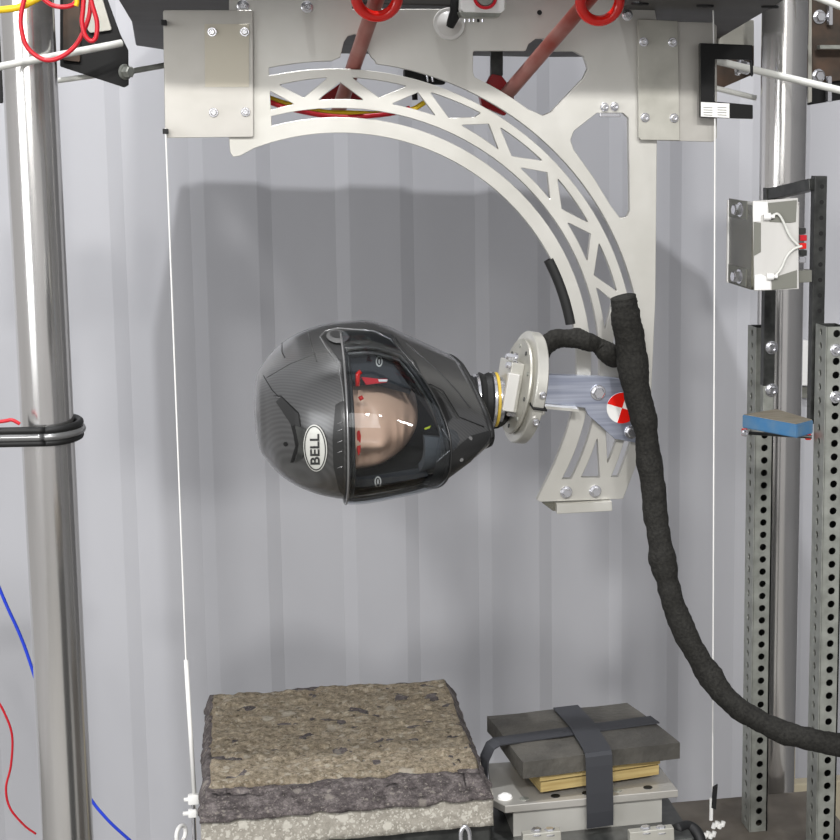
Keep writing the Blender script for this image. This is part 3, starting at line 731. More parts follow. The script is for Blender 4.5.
for x_, y_ in ((716, 824), (707, 834)):
    for k in range(4):
        bm = B(); c_ = atY(x_-4+3*k, y_+(-1)**k, YG); lathe(bm, c_-Vector((0, .006, .003)), (.3, 0, 1), [(0, .0035), (.008, .0035)], 6); obj('coupling_nut', bm, 'white', t)

# ---------------------------------------------------------------- red lifting struts
def strut(a, b_, Ya, Yb, rc, Yr, lab, rr_=22):
    A_, B_ = atY(*a, Ya), atY(*b_, Yb)
    t = thing('lifting_strut', lab, 'strut', B_, 'red lifting struts')
    bm = B(); tube(bm, [A_, B_], .0102, 20); obj('tube', bm, 'redtube', t, True, 40)
    bm = B(); c_ = atY(*rc, Yr); torus(bm, c_, (.1, -.93, -.35) , .0272, .0074); obj('collar_ring', bm, 'red', t, True)
    return t, A_, B_
t, a_, b_ = strut((385, -25), (338, 112), YP-.14, YP+.10, (377, -4), YP-.13, 'red tube strut on the left with a red collar, passing through the arc plate notch')
me = yplate([(341, 83), (365, 99), (363, 104), (319, 104), (322, 97)], YP+.11, .02, .003); tag(obj('fork', me, 'darkred', t), 'dark red end fork', None)
t, a_, b_ = strut((612, -28), (500, 102), YP-.16, YP+.07, (600, 1), YP-.13, 'red tube strut on the right with a red collar, crossing the arc plate window')
me = yplate([(492, 74), (502, 76), (508, 84), (513, 90), (514, 98), (505, 116), (482, 106), (480, 96), (487, 84)], YP+.09, .02, .003); tag(obj('fork', me, 'darkred', t), 'dark red end fork', None)
me = yplate([(491, 50), (503, 50), (503, 76), (491, 76)], YP+.095, .012, .002); obj('fork_rod', me, 'bmetal', t)

# ---------------------------------------------------------------- top centre: sensor and knob
t = thing('photo_sensor', 'small white sensor unit with a red ring lens at the top of the arc plate', 'sensor', atY(482, 15, YP-.06))
me = yplate([(461, -14), (505, -14), (504.5, 10), (501, 13), (464, 12), (461, 9)], YP-.07, .05, .002); obj('housing', me, 'white', t)
me = yplate([(459, 11), (502, 12), (499, 17), (462, 16.5)], YP-.066, .04, .001); tag(obj('base_rail', me, 'galv', t), 'grey base rail', None)
bm = B(); c_ = atY(485, -3, YP-.071); ring(bm, c_, (0, -1, 0), .0125, .0165, .002); tag(obj('lens_ring', bm, 'redcable', t), 'red lens ring', None)
bm = B(); lathe(bm, c_, (0, -1, 0), [(0, .012), (.002, .011)], 30); obj('lens', bm, 'galv', t)
for k in range(5):
    bm = B(); c_ = atY(465+k*4.4, 19, YP-.06); lathe(bm, c_, (0, 0, -1), [(0, .0018), (.004, .0018)], 8); obj('pin', bm, 'zinc' if k != 3 else 'blackmatte', t)
t = thing('suction_cup', 'round clear cup with black holder stuck on the plate beside the white sensor', 'cup', atY(449, 40, YP-.01))
bm = B(); lathe(bm, atY(449, 24, YP-.001), (0, -1, 0), [(0, .0215), (.002, .0222), (.004, .021), (.004, .017), (.010, .010), (.020, .006)], 36); obj('cup', bm, SM['clearwhite'], t, True, 30)
bm = B(); tube(bm, [atY(450, 26, YP-.018), atY(456, 12, YP-.03), atY(458, -6, YP-.04)], [.006, .0085, .010], 12); obj('holder', bm, 'blackmatte', t, True)

# cables behind the arc plate
def cable(name, px, Ys, r, m_, lab, cat='cable', group=None, seg=8):
    if not isinstance(Ys, (list, tuple)): Ys = [Ys]*len(px)
    bm = B(); tube(bm, spline([atY(x_, y_, Y_) for (x_, y_), Y_ in zip(px, Ys)], seg), r, 8); o_ = obj(name, bm, m_, None, True); return tag(o_, lab, cat, group)
cable('cable', [(255, 92), (278, 101), (300, 107), (325, 112), (350, 113), (380, 113.5), (410, 110), (422, 104), (428, 100)], YP+.045, .0036, 'yellow', 'yellow cable running behind the lower truss of the arc')
cable('cable', [(255, 96), (278, 105), (300, 111), (325, 115.5), (350, 117), (378, 115), (398, 112), (410, 108)], YP+.04, .0036, 'redcable', 'dark red cable running beside the yellow one behind the arc')
t = thing('cable_connector', 'black connector block behind the top of the arc truss', 'connector', atY(425, 88, YP+.06))
bm = B(); box(bm, atY(405, 84, YP+.05), atY(443, 70, YP+.08), .003); obj('block', bm, 'blackmatte', t)
for x_ in (427, 432):
    bm = B(); tube(bm, [atY(x_, 74, YP+.045), atY(x_+1, 82, YP+.045)], .0022, 8); obj('terminal', bm, 'zinc', t)
bm = B(); tube(bm, [atY(414, 84, YP+.05), atY(415, 100, YP+.05)], .004, 8); obj('lead', bm, 'blackmatte', t)

# ---------------------------------------------------------------- left bracket, rods and cables
t = thing('pole_bracket', 'dark steel gusset bracket beside the left column', 'bracket', atY(100, 88, 3.2))
me = yplate([(60, -10), (104, -10), (120, 34), (128, 50), (128.5, 85), (124, 87.5), (60, 66.5)], 3.2, .012, .003); obj('gusset', me, 'black', t)
me = yplate([(63, -10), (80, -10), (80, 62), (63, 60)], 3.185, .012, .003); tag(obj('web', me, 'rust', t), 'brownish web plate', None)
me = yplate([(84, -10), (100, -10), (112, 30), (90, 33), (84, 25)], 3.187, .008, .003); tag(obj('flat', me, 'alu2', t), 'paler worn face', None)
bm = B(); bolt(bm, atY(124.5, 72, 3.2), (.7, -.7, 0), .009, .012, True); obj('nut', bm, 'galv', t, True, 30)
def rod(px0, px1, Y0, Y1, r, m_, lab, nut=None):
    t = thing('tie_rod', lab, 'rod', atY(*px0, Y0), 'pale tie rods')
    bm = B(); tube(bm, [atY(*px0, Y0), atY(*px1, Y1)], r, 12); obj('bar', bm, m_, t, True, 40)
    if nut: bm = B(); bolt(bm, atY(*nut, Y0), (atY(*px1, Y1)-atY(*px0, Y0)), .011, .016, True); obj('nut', bm, 'zinc', t, True, 30)
rod((-20, 70.5), (121.5, 43), 3.0, 3.12, .0058, 'whitewire', 'upper pale rod crossing in front of the left column')
rod((55, 81), (95, 75.5), 3.22, 3.23, .0045, 'whitewire', 'thin pale rod poking out low behind the left column')
rod((127, 72), (175, 63.5), 3.2, 3.25, .0048, 'galv', 'grey rod from the left gusset bracket to behind the left adapter plate')
rod((717, 61), (860, 95), 3.02, 2.88, .0062, 'whitewire', 'pale rod with a nut crossing the right column', (738, 66))
rod((780, -17), (860, 14), 3.06, 2.95, .0062, 'whitewire', 'pale rod at the top right corner above the other rods')
rod((713, 87.5), (756, 98), 3.2, 3.2, .005, 'whitewire', 'pale rod below the nutted one, ending at the right column')
cable('cable', [(-10, 10), (4, 9.5), (20, 7), (33, 1), (50, -8)], 2.9, .0052, 'yellow', 'yellow cable crossing the top left corner')
cable('cable', [(26, -8), (21, 15), (21.5, 30), (27, 47), (40, 58), (52, 60), (66, 54), (78, 42), (88, 20), (91, 0), (92, -10)], 2.88, .0034, 'redcable', 'big red cable loop hanging in the top left corner')
cable('cable', [(84, -8), (83, 10), (82, 22), (85, 35), (91, 41), (96, 37), (97, 22), (92, 4), (90, -8)], 2.86, .0034, 'redcable', 'narrow red cable loop hanging beside the big loop')
cable('cable', [(38, -6), (50, 4), (62, 7), (74, 4), (78, -6)], 2.87, .0034, 'redcable', 'shallow red cable sagging between the two red loops at the top')
cable('cable', [(76, -6), (77, 2), (76, 6)], 2.865, .0036, 'yellow', 'short yellow cable end among the red loops')
me = yplate([(-20, -10), (1, -10), (2.5, 103), (-20, 106)], 3.3, .012, .002); tag(obj('edge_bracket', me, 'black'), 'black bracket plate cut off by the left edge at the top', 'bracket')
# cable loop round the left column
Xp = -.314
def looped(z, R, r, m_, name='band'):
    bm = B(); pts = [Vector((Xp+R*cos(a), 3.1+R*sin(a), z+.004*sin(a))) for a in np.linspace(radians(-100), radians(80), 24)]
    pts = [atY(-14, 0, 3.05)*0+Vector((Xp-.13, 3.1-R*.93, z-.003))]+pts; bm = B(); tube(bm, spline(pts, 2), r, 10); return bm
zz = atY(60, 431, 3.08).z
t = thing('cable_bundle', 'grey and black cable bundle looped round the left column', 'cable', (Xp, 3.1, zz-.01))
obj('grey_cable', looped(zz+.0, .054, .0062, 'bead'), 'bead', t, True)
obj('black_cable', looped(zz+.011, .051, .0062, 'rubber'), 'rubber', t, True)
obj('black_cable', looped(zz-.010, .051, .0058, 'rubber'), 'rubber', t, True)
cable('cable', [(-10, 423), (5, 421), (12, 420), (20, 424)], 3.03, .003, 'redcable', 'short red cable entering at the left edge above the grey bundle')
cable('cable', [(-8, 570), (6, 604), (24, 645), (50, 720), (84, 788), (106, 818), (135, 845)], 3.6, .0032, 'bluecable', 'long blue cable passing behind the left column')
cable('cable', [(-6, 695), (4, 712), (12, 735), (11, 765), (6, 788), (10, 808), (24, 825), (36, 834)], 3.5, .0022, 'redcable', 'thin red wire curling down at the lower left edge')

# ---------------------------------------------------------------- right side brackets
YC = YP-.035
t = thing('frame_magnet_bracket', 'black C-shaped bracket with a white label over the right adapter plate', 'bracket', atY(725, 118, YC))
me = yplate([(700.5, 43), (752.5, 45), (753, 81), (752.5, 60), (715, 59), (715, 101.5), (753, 105), (753, 119), (701, 117.5)], YC, .012, .0015); obj('frame', me, 'black', t)
me = yplate([(701, 102), (729.5, 103.5), (729.5, 118), (701, 116.5)], YC-.0008, .0008, 0, (), .0002); lb = tag(obj('label', me, 'white', t), 'white printed label', None)
for x0 in (703.5, 717.5):
    for y0 in (107, 109.5, 112, 114.5):
        me = yplate([(x0, y0), (x0+9, y0+.4), (x0+9, y0+1.1), (x0, y0+.7)], YC-.0011, .0003, 0, (), .0001); obj('print_line', me, 'greytape', lb)
t = thing('pole_bracket', 'dark brown steel bracket with bolts at the top right corner', 'bracket', atY(820, 105, 3.25))
me = yplate([(800, -10), (870, -10), (870, 95), (803, 106)], 3.25, .012, .003); obj('gusset', me, 'black', t)
me = yplate([(808, -10), (812, -10), (812, 102), (808, 103)], 3.22, .03, .001); obj('rib', me, 'alu2', t)
me = yplate([(812, -10), (860, -10), (860, 78), (812, 84)], 3.24, .008, .001); obj('web', me, 'rust', t)
for p in [(819, 17), (818, 76)]:
    bm = B(); bolt(bm, atY(*p, 3.24), (0, -1, 0), .009, .012, True); obj('bolt', bm, 'zinc', t, True, 30)
me = yplate([(829, 2), (833, 2), (833, 25), (829, 25)], 3.22, .015, .002); obj('stud', me, 'zinc', t)
me = yplate([(828, 76), (832, 76), (832, 102), (828, 102)], 3.22, .015, .002); obj('stud', me, 'zinc', t)
me = yplate([(820, 45), (860, 45), (860, 49), (820, 49)], 3.2, .02, .002); obj('shelf', me, 'galv', t)
t = thing('pole_bracket', 'brownish bracket plate seen through the black C-shaped bracket', 'bracket', atY(735, 90, 3.3))
me = yplate([(700, 20), (754, 20), (754, 74), (722, 88), (700, 90)], 3.3, .012, .003); obj('gusset', me, 'rust', t)
me = yplate([(718, 20), (754, 20), (754, 46), (718, 46)], 3.29, .008, .003); obj('face', me, 'alu2', t)

# ---------------------------------------------------------------- perforated posts
ZMB = atY(740, 796, 3.02).z
def post(px, py, Y, wdt, dep, z0, z1, pitch_, hr, lab, s_off):
    c_ = atY(px, py, Y); X = c_.x
    t = thing('perforated_post', lab, 'post', (X+wdt/2, Y+dep/2, z0), 'perforated galvanised posts')
    th2 = .0025
    def holes_(cu, zs): return [[(cu+hr*cos(a), z_+hr*sin(a)) for a in [2*pi*k/12 for k in range(12)]] for z_ in zs]
    zs = [z0+pitch_*(k+.5) for k in range(int((z1-z0)/pitch_))]; zs = [z1-(z_-z0) for z_ in zs]
    zs2 = [z_-s_off for z_ in zs if z_-s_off > z0+.01]
    me = ywall([[(X, z0), (X+wdt, z0), (X+wdt, z1), (X, z1)]]+holes_(X+wdt*.52, zs), Y, th2, .0003); obj('front_flange', me, 'galv', t)
    me = flat_mesh([[(Y, z0), (Y+dep, z0), (Y+dep, z1), (Y, z1)]]+holes_(Y+dep*.5, zs2), th2, .0003)
    me.transform(Matrix(((0, 0, 1, X), (1, 0, 0, 0), (0, 1, 0, 0), (0, 0, 0, 1)))); obj('side_flange', me, 'galv', t)
    bm = B(); box(bm, (X+wdt-th2, Y, z0), (X+wdt, Y+dep, z1)); box(bm, (X+.001, Y+dep-th2, z0), (X+wdt, Y+dep, z1)); obj('back_flange', bm, 'bmetal', t)  # black colour stands for the shade inside the tube, seen through the holes
    return t, X
PBt, XBp = post(827, 327, 2.6, .031, .052, ZMB, atY(827, 327, 2.6).z, .0213, .0058, 'galvanised perforated post at the right edge of the picture', .0)
PAt, XAp = post(757, 328, 2.85, .031, .05, ZMB, atY(757, 328, 2.85).z, .0213, .0058, 'galvanised perforated post left of the blue block', .0)
for p in [(836, 350), (835.5, 397)]:
    bm = B(); bolt(bm, atY(*p, 2.6), (0, -1, 0), .0065, .008, False); obj('bolt', bm, 'zinc', PBt, True, 30)
# black frame
fr = thing('black_frame', 'scratched black square-tube frame rising from the two perforated posts', 'frame', atY(800, 420, 2.75))
def sqtube(p0, p1, w_, m_, nm, par=fr, holes_=None):
    bm = B(); d_ = (p1-p0); L = d_.length; d_.normalize(); s_ = Vector((0, 1, 0)) if abs(d_.y) < .7 else Vector((0, 0, 1)); s2 = d_.cross(s_).normalized(); s_ = s2.cross(d_).normalized()
    b2 = box(bm, (0, -w_/2, -w_/2), (L, w_/2, w_/2), .001); bmesh.ops.transform(bm, matrix=Matrix.Translation(p0) @ Matrix((d_, s_, s2)).transposed().to_4x4(), verts=bm.verts[:])
    return obj(nm, bm, m_, par)
wq = .020
pR = atY(815, 176, 2.66)+Vector((wq/2, wq/2, 0)); pL = atY(766, 188, 2.80)+Vector((wq/2, wq/2, 0))
pLb = atY(766, 386, 2.80).z; pRb = atY(815, 424, 2.66).z
sqtube(Vector((pR.x, pR.y, pRb)), pR, wq, 'bmetal', 'upright'); sqtube(Vector((pL.x, pL.y, pLb)), pL, wq*.95, 'bmetal', 'upright')
sqtube(Vector((pL.x, pL.y, pLb-.05)), Vector((pL.x, pL.y, pLb+.0)), wq*.9, 'galv', 'upright_foot')
sqtube(pL+Vector((0, 0, -.011)), pR+Vector((-.008, 0, -.013)), wq*.9, 'bmetal', 'crossbar')
for k in range(9):
    bm = B(); lathe(bm, Vector((pR.x+.0015, pR.y-wq/2-.0005, pR.z-.016-k*.024)), (0, 1, 0), [(0, .0036), (.001, .0036)], 12); obj('hole', bm, 'darkline', fr)
for p in [(771.5, 347.5), (771.5, 390)]:
    bm = B(); bolt(bm, atY(*p, 2.80), (0, -1, 0), .0075, .009, False); obj('bolt', bm, 'zinc', fr, True, 30)
me = yplate([(798, 271), (812, 270), (812, 282), (798, 283)], 2.64, .02, .001); obj('lug', me, 'greytape', fr)
# sensor box
YS = 2.6
bx_ = thing('sensor_box', 'clear and white acrylic sensor box with grey tape corners on the black frame', 'box', atY(770, 292, YS))
tl_, br_ = atY(753, 201, YS), atY(798.5, 289.5, YS); D_ = .138
me = yplate([(753, 201), (798, 198), (799, 289), (754.5, 291)], YS, .004, .001); obj('front_panel', me, 'clearwhite', bx_)
bm = B(); box(bm, (tl_.x, YS+.004, br_.z), (tl_.x+.004, YS+D_, tl_.z-.004)); tag(obj('side_panel', bm, 'smoke', bx_), 'smoky olive side panel', None)
bm = B(); box(bm, (br_.x-.004, YS+.004, br_.z), (br_.x, YS+.05, tl_.z-.004)); obj('side_panel', bm, 'clearwhite', bx_)
bm = B(); box(bm, (tl_.x, YS+.004, tl_.z-.006), (br_.x, YS+.05, tl_.z-.002)); obj('top_panel', bm, 'clearwhite', bx_)
bm = B(); box(bm, (tl_.x, YS+.004, br_.z), (br_.x, YS+D_, br_.z+.005)); obj('bottom_panel', bm, 'smoke', bx_)
bm = B(); box(bm, (tl_.x-.003, YS+D_-.006, br_.z), (tl_.x+.0, YS+D_, tl_.z-.004), .0005); obj('edge_strip', bm, 'white', bx_)
for pl in ([(753, 201), (768, 202), (768, 214), (761, 216), (761, 222), (753, 222)], [(755, 275), (761, 274), (771, 279), (771, 290), (754.5, 290.5)]):
    me = yplate(pl, YS-.0015, .0015, .0005); tag(obj('corner_cap', me, 'white', bx_), 'white plastic corner', None)
for pl in ([(768, 203), (797, 200), (796, 222), (790, 223), (770, 222)], [(754, 222), (761, 223), (761, 252), (754, 256)], [(772, 278), (797, 270), (797, 288), (772, 290)]):
    me = yplate(pl, YS-.001, .001, .0005); tag(obj('tape', me, 'greytape', bx_), 'grey tape', None)
sideX = tl_.x
for z0, z1 in ((.78, .99), (.02, .22)):
    zA = br_.z+(tl_.z-br_.z)*z0; zB = br_.z+(tl_.z-br_.z)*z1
    bm = B(); box(bm, (sideX-.0012, YS+.03, zA), (sideX, YS+D_-.006, zB)); tag(obj('tape', bm, 'greytape', bx_), 'grey tape', None)
    bm = B(); c_ = Vector((sideX-.001, YS+.06, (zA+zB)/2)); bolt(bm, c_, (-1, -.2, 0), .008, .011, True); obj('bolt', bm, 'zinc', bx_, True, 30)
for p in [(764, 216.5), (767, 276.5)]:
    bm = B(); c_ = atY(*p, YS-.004); lathe(bm, c_, (1, -.25, .02), [(0, .0055), (.010, .0055), (.011, .003), (.016, .003)], 14); tag(obj('plug', bm, 'white', bx_, True, 30), 'round white cable plug', None)
for pl in ([(773, 215), (778, 214), (783, 221), (790, 236), (799, 246)], [(775, 276), (781, 269), (787, 256), (794, 249), (802, 246)]):
    bm = B(); tube(bm, spline([atY(*p, YS-.006) for p in pl], 6), .0019, 8); obj('lead', bm, 'whitewire', bx_, True)
t = thing('cable_connector', 'red and black terminal connector between sensor box and black upright', 'connector', atY(804, 256, 2.64))
for k, (p, m_) in enumerate([((803, 231), 'bmetal'), ((804, 238), 'redcable'), ((803.5, 246), 'red'), ((804, 253), 'bmetal'), ((803, 260), 'zinc')]):
    bm = B(); box(bm, atY(*p, 2.64)-Vector((.006, 0, .0045)), atY(*p, 2.64)+Vector((.005, .012, .0045)), .001); obj('terminal', bm, m_, t)

# blue block
ZB = 1.575
top = [atZ(742, 414, ZB), atZ(797, 424, ZB), atZ(813.5, 419.5, ZB), atZ(776, 408.5, ZB)]
t = thing('wood_block', 'blue painted wooden block wedged between the perforated posts', 'block', sum(top, Vector())/4-Vector((0, 0, .022)))
bm = B(); tv = [bm.verts.new(p-Vector((0, 0, .001))) for p in top]; bv = [bm.verts.new(p-Vector((0, 0, .021))) for p in top]
bm.faces.new(tv); bm.faces.new(bv[::-1])
for k in range(4): bm.faces.new((tv[k], tv[(k+1) % 4], bv[(k+1) % 4], bv[k]))
bmesh.ops.bevel(bm, geom=bm.edges[:], offset=.0015, segments=2, affect='EDGES'); obj('block', bm, 'bluewood', t)
bm = B(); ct = sum(top, Vector())/4; tv = [bm.verts.new(ct+(p-ct)*.95+Vector((0, 0, -.0002))) for p in top]; bv = [bm.verts.new(ct+(p-ct)*.95-Vector((0, 0, .002))) for p in top]
bm.faces.new(tv); bm.faces.new(bv[::-1])
for k in range(4): bm.faces.new((tv[k], tv[(k+1) % 4], bv[(k+1) % 4], bv[k]))
tag(obj('worn_top', bm, 'woodtop', t), 'unpainted worn top', None)
t = thing('bar_clamp', 'thin bar clamp with red jaws under the blue block', 'clamp', atY(780, 440, 2.68))
bm = B(); tube(bm, [atY(748, 433, 2.66), atY(812, 437, 2.63)], .0028, 8); obj('bar', bm, 'bmetal', t)
for p in [(744.5, 432), (808, 436)]:
    bm = B(); box(bm, atY(*p, 2.655)-Vector((.004, .004, .006)), atY(*p, 2.655)+Vector((.004, .004, .006)), .001); tag(obj('jaw', bm, 'red', t), 'red jaw', None)
bm = B(); bolt(bm, atY(745, 433, 2.65), (0, -1, 0), .004, .005, False); obj('screw', bm, 'zinc', t, True, 30)
me = yplate([(801, 341), (810, 341), (810, 385.5), (801, 385.5)], YW-.03, .03, .004); tag(obj('socket_box', me, 'white'), 'white switch box on the grey wall behind the right upright', 'socket')
me = yplate([(801, 387), (810, 387), (810, 398), (801, 398)], YW-.012, .012, .004); tag(obj('socket_box', me, 'greytape'), 'grey cover just below the white switch box', 'socket')

# ---------------------------------------------------------------- concrete block
random.seed(3)
X0b, X1b = -.067, .2865; Y0b, Y1b = 2.125, 2.565
blk = thing('kerb_block', 'rough concrete block topped with weathered brown and dark asphalt', 'concrete block', ((X0b+X1b)/2, (Y0b+Y1b)/2, 1.138))
from mathutils import noise as mn
def rock(lo, hi, nx, ny, nz, amp, f=18, top=0):
    bm = B(); 
    r = bmesh.ops.create_cube(bm, size=1)
    bmesh.ops.scale(bm, vec=Vector(hi)-Vector(lo), verts=bm.verts[:]); bmesh.ops.translate(bm, vec=(Vector(lo)+Vector(hi))/2, verts=bm.verts[:])
    def cutaxis(ax_, n_):
        for k in range(1, n_):
            c_ = lo[ax_]+(hi[ax_]-lo[ax_])*k/n_; nn_ = Vector((0, 0, 0)); nn_[ax_] = 1; pt = Vector((0, 0, 0)); pt[ax_] = c_
            bmesh.ops.bisect_plane(bm, geom=bm.verts[:]+bm.edges[:]+bm.faces[:], plane_co=pt, plane_no=nn_)
    cutaxis(0, nx); cutaxis(1, ny); cutaxis(2, nz)
    bm.normal_update()
    for v in bm.verts:
        n_ = v.normal.copy(); p = v.co
        d_ = mn.fractal(p*f, 1.0, 2.0, 4)*amp
        if top and p.z > hi[2]-.001: d_ *= 1
        v.co = p+n_*d_+Vector((mn.noise(p*6)*amp, mn.noise(p*6+Vector((9, 0, 0)))*amp, 0))*(.6 if n_.z < .9 else 0)
    return bm
SM['concrete'] = mat('pale_concrete', 'bdb8ad', .85)
m = SM['concrete']; n = m.node_tree; b = n.nodes['Principled BSDF']
def rockmat(m, cols, sc, sc2, agg, bstr, bsc=95):
    n = m.node_tree; b = n.nodes['Principled BSDF']; t_ = n.nodes.new('ShaderNodeTexCoord')
    nz = n.nodes.new('ShaderNodeTexNoise'); nz.inputs['Scale'].default_value = sc; nz.inputs['Detail'].default_value = 12; nz.inputs['Roughness'].default_value = .82
    n.links.new(t_.outputs['Object'], nz.inputs['Vector']); rp = n.nodes.new('ShaderNodeValToRGB')
    for i, (p, c) in enumerate(cols):
        e = rp.color_ramp.elements[i] if i < 2 else rp.color_ramp.elements.new(p); e.position = p; e.color = lin(c)
    n.links.new(nz.outputs[0], rp.inputs[0]); cur = rp.outputs[0]
    dn = n.nodes.new('ShaderNodeTexNoise'); dn.inputs['Scale'].default_value = sc2*1.3; dn.inputs['Detail'].default_value = 4; n.links.new(t_.outputs['Object'], dn.inputs['Vector'])
    vm = n.nodes.new('ShaderNodeVectorMath'); vm.operation = 'MULTIPLY_ADD'; n.links.new(dn.outputs['Color'], vm.inputs[0]); vm.inputs[1].default_value = (1.1/sc2,)*3; n.links.new(t_.outputs['Object'], vm.inputs[2])
    for k, (sf, th_) in enumerate(((1, agg[2]), (2.3, agg[2]-.12), (.45, agg[2]+.13))):
        vo = n.nodes.new('ShaderNodeTexVoronoi'); vo.inputs['Scale'].default_value = sc2*sf; n.links.new(vm.outputs[0], vo.inputs['Vector'])
        r2 = n.nodes.new('ShaderNodeValToRGB'); r2.color_ramp.elements[0].position = agg[0]-.06; r2.color_ramp.elements[0].color = (1, 1, 1, 1); r2.color_ramp.elements[1].position = agg[0]+.06; r2.color_ramp.elements[1].color = (0, 0, 0, 1)
        n.links.new(vo.outputs['Distance'], r2.inputs[0])
        sepc = n.nodes.new('ShaderNodeSeparateColor'); n.links.new(vo.outputs['Color'], sepc.inputs[0])
        gt = n.nodes.new('ShaderNodeMath'); gt.operation = 'GREATER_THAN'; gt.inputs[1].default_value = th_; n.links.new(sepc.outputs[0], gt.inputs[0])
        mu = n.nodes.new('ShaderNodeMath'); mu.operation = 'MULTIPLY'; n.links.new(gt.outputs[0], mu.inputs[0]); n.links.new(r2.outputs[0], mu.inputs[1])
        m3 = n.nodes.new('ShaderNodeMath'); m3.operation = 'MULTIPLY'; n.links.new(mu.outputs[0], m3.inputs[0]); m3.inputs[1].default_value = agg[3]
        mx = n.nodes.new('ShaderNodeMix'); mx.data_type = 'RGBA'; n.links.new(m3.outputs[0], mx.inputs[0]); n.links.new(cur, mx.inputs[6]); mx.inputs[7].default_value = lin(agg[1]); cur = mx.outputs[2]
    n.links.new(cur, b.inputs['Base Color'])
    nb = n.nodes.new('ShaderNodeTexNoise'); nb.inputs['Scale'].default_value = bsc; nb.inputs['Detail'].default_value = 10; nb.inputs['Roughness'].default_value = .75; n.links.new(t_.outputs['Object'], nb.inputs['Vector'])
    bp = n.nodes.new('ShaderNodeBump'); bp.inputs['Strength'].default_value = bstr; bp.inputs['Distance'].default_value = .012
    n.links.new(nb.outputs[0], bp.inputs['Height']); n.links.new(bp.outputs[0], b.inputs['Normal'])
rockmat(m, [(.35, '7d786f'), (.5, '969187'), (.65, 'aaa59b')], 130, 130, (.40, 'c0bcb2', .6, .8), .4)
SM['asphalt'] = mat('broken_asphalt', '5a5350', .9); rockmat(SM['asphalt'], [(.38, '352f2e'), (.5, '635b5a'), (.62, '948b88')], 55, 120, (.3, 'a59d93', .82, .6), 1)
SM['crust'] = mat('weathered_crust', '8a7a60', .9); rockmat(SM['crust'], [(.36, '6f6353'), (.45, 'baa98f'), (.53, 'dccbb0'), (.62, 'f6ead4')], 110, 80, (.34, 'f0e6d4', .82, .9), 1)
obj('concrete_base', rock((X0b+.002, Y0b+.009, 1.138), (X1b+.0, Y1b-.01, 1.179), 40, 40, 6, .0022, 30), 'concrete', blk, True)
def asph():
    bm = rock((X0b, Y0b, 1.176), (X1b, Y1b, 1.195), 90, 90, 6, .005, 34)
    for v in bm.verts:       # broken sloping front and side faces
        k = (v.co.z-1.180)/.015
        if v.co.y < Y0b+.05: v.co.y += min(1, max(0, k))*.040*(1-(v.co.y-Y0b)/.05)*(1+.5*mn.noise(v.co*14))
        if v.co.x < X0b+.03: v.co.x += max(0, k)*.008
        if v.co.x > X1b-.03: v.co.x -= max(0, k)*.012
    return bm
obj('asphalt_layer', asph(), 'asphalt', blk, True)
# brown crust lying on the asphalt
bm = B(); nx, ny = 90, 100; G = []
xa, xb, ya, yb = X0b+.010, X1b-.010, Y0b+.062, Y1b-.004
for j in range(ny+1):
    row = []
    for i in range(nx+1):
        x_ = xa+(xb-xa)*i/nx; y_ = ya+(yb-ya)*j/ny
        if j == 0: y_ += mn.noise(Vector((x_*25, 0, 0)))*.012
        if i == 0: x_ += mn.noise(Vector((0, y_*25, 3)))*.008
        if i == nx: x_ += mn.noise(Vector((0, y_*25, 7)))*.005
        ed = min(i, j, nx-i, ny-j); p = Vector((x_, y_, 0))
        z_ = 1.1985+mn.fractal(p*30, 1, 2, 5)*.005+max(0, mn.noise(p*90))*.004-(.010 if ed == 0 else 0)
        row.append(bm.verts.new((x_, y_, z_)))
    G.append(row)
for j in range(ny):
    for i in range(nx): bm.faces.new((G[j][i], G[j][i+1], G[j+1][i+1], G[j+1][i]))
bmesh.ops.solidify(bm, geom=bm.faces[:], thickness=.006)
tag(obj('crust', bm, 'crust', blk, True), 'weathered brown crust with pale stones', None)
# bed below
bm = B(); box(bm, (X0b+.03, 2.16, 1.09), (X1b, 2.50, 1.134), .003); box(bm, (X1b-.002, 2.13, 1.08), (.545, 2.34, 1.1), .003); box(bm, (X0b+.08, 2.18, 0), (.50, 2.33, 1.08), .004)
tag(obj('machine_bed', bm, 'bmetal'), 'dark steel machine bed under the block and the strapped pad', 'machine part')
t = thing('shackle', 'small steel shackle at the front right of the concrete block', 'shackle', atY(465, 838, 2.125))
bm = B(); pts = [atY(461, 842, 2.10), atY(461, 832, 2.10), atY(465, 826.5, 2.10), atY(469, 832, 2.10), atY(470, 843, 2.10)]; tube(bm, spline(pts, 5), .0028, 8); obj('bow', bm, 'zinc', t, True)

# ---------------------------------------------------------------- strapped pad stack
ZP = 1.20
pt = [atZ(487, 716, ZP), atZ(627, 702, ZP), atZ(680, 742, ZP), atZ(523, 762, ZP)]
def slab(corners, z0, z1, bev=.001, name=None, m_=None, parent=None, scale=1, sub=0, wob=0):
    c_ = sum(corners, Vector())/4; bm = B()
    q = [c_+(p-c_)*scale for p in corners]
    tv = [bm.verts.new((p.x, p.y, z1)) for p in q]; bv = [bm.verts.new((p.x, p.y, z0)) for p in q]
    bm.faces.new(tv); bm.faces.new(bv[::-1])
    for k in range(4): bm.faces.new((tv[k], tv[(k+1) % 4], bv[(k+1) % 4], bv[k]))
    if sub: 
        bmesh.ops.subdivide_edges(bm, edges=bm.edges[:], cuts=sub, use_grid_fill=True)
        for v in bm.verts: v.co.z += mn.noise(Vector((v.co.x*14, v.co.y*14, 1)))*wob
    if bev and not sub: bmesh.ops.bevel(bm, geom=[e for e in bm.edges if len(e.link_faces) == 2 and e.calc_face_angle(0) > .8], offset=bev, segments=2, affect='EDGES')
    return bm
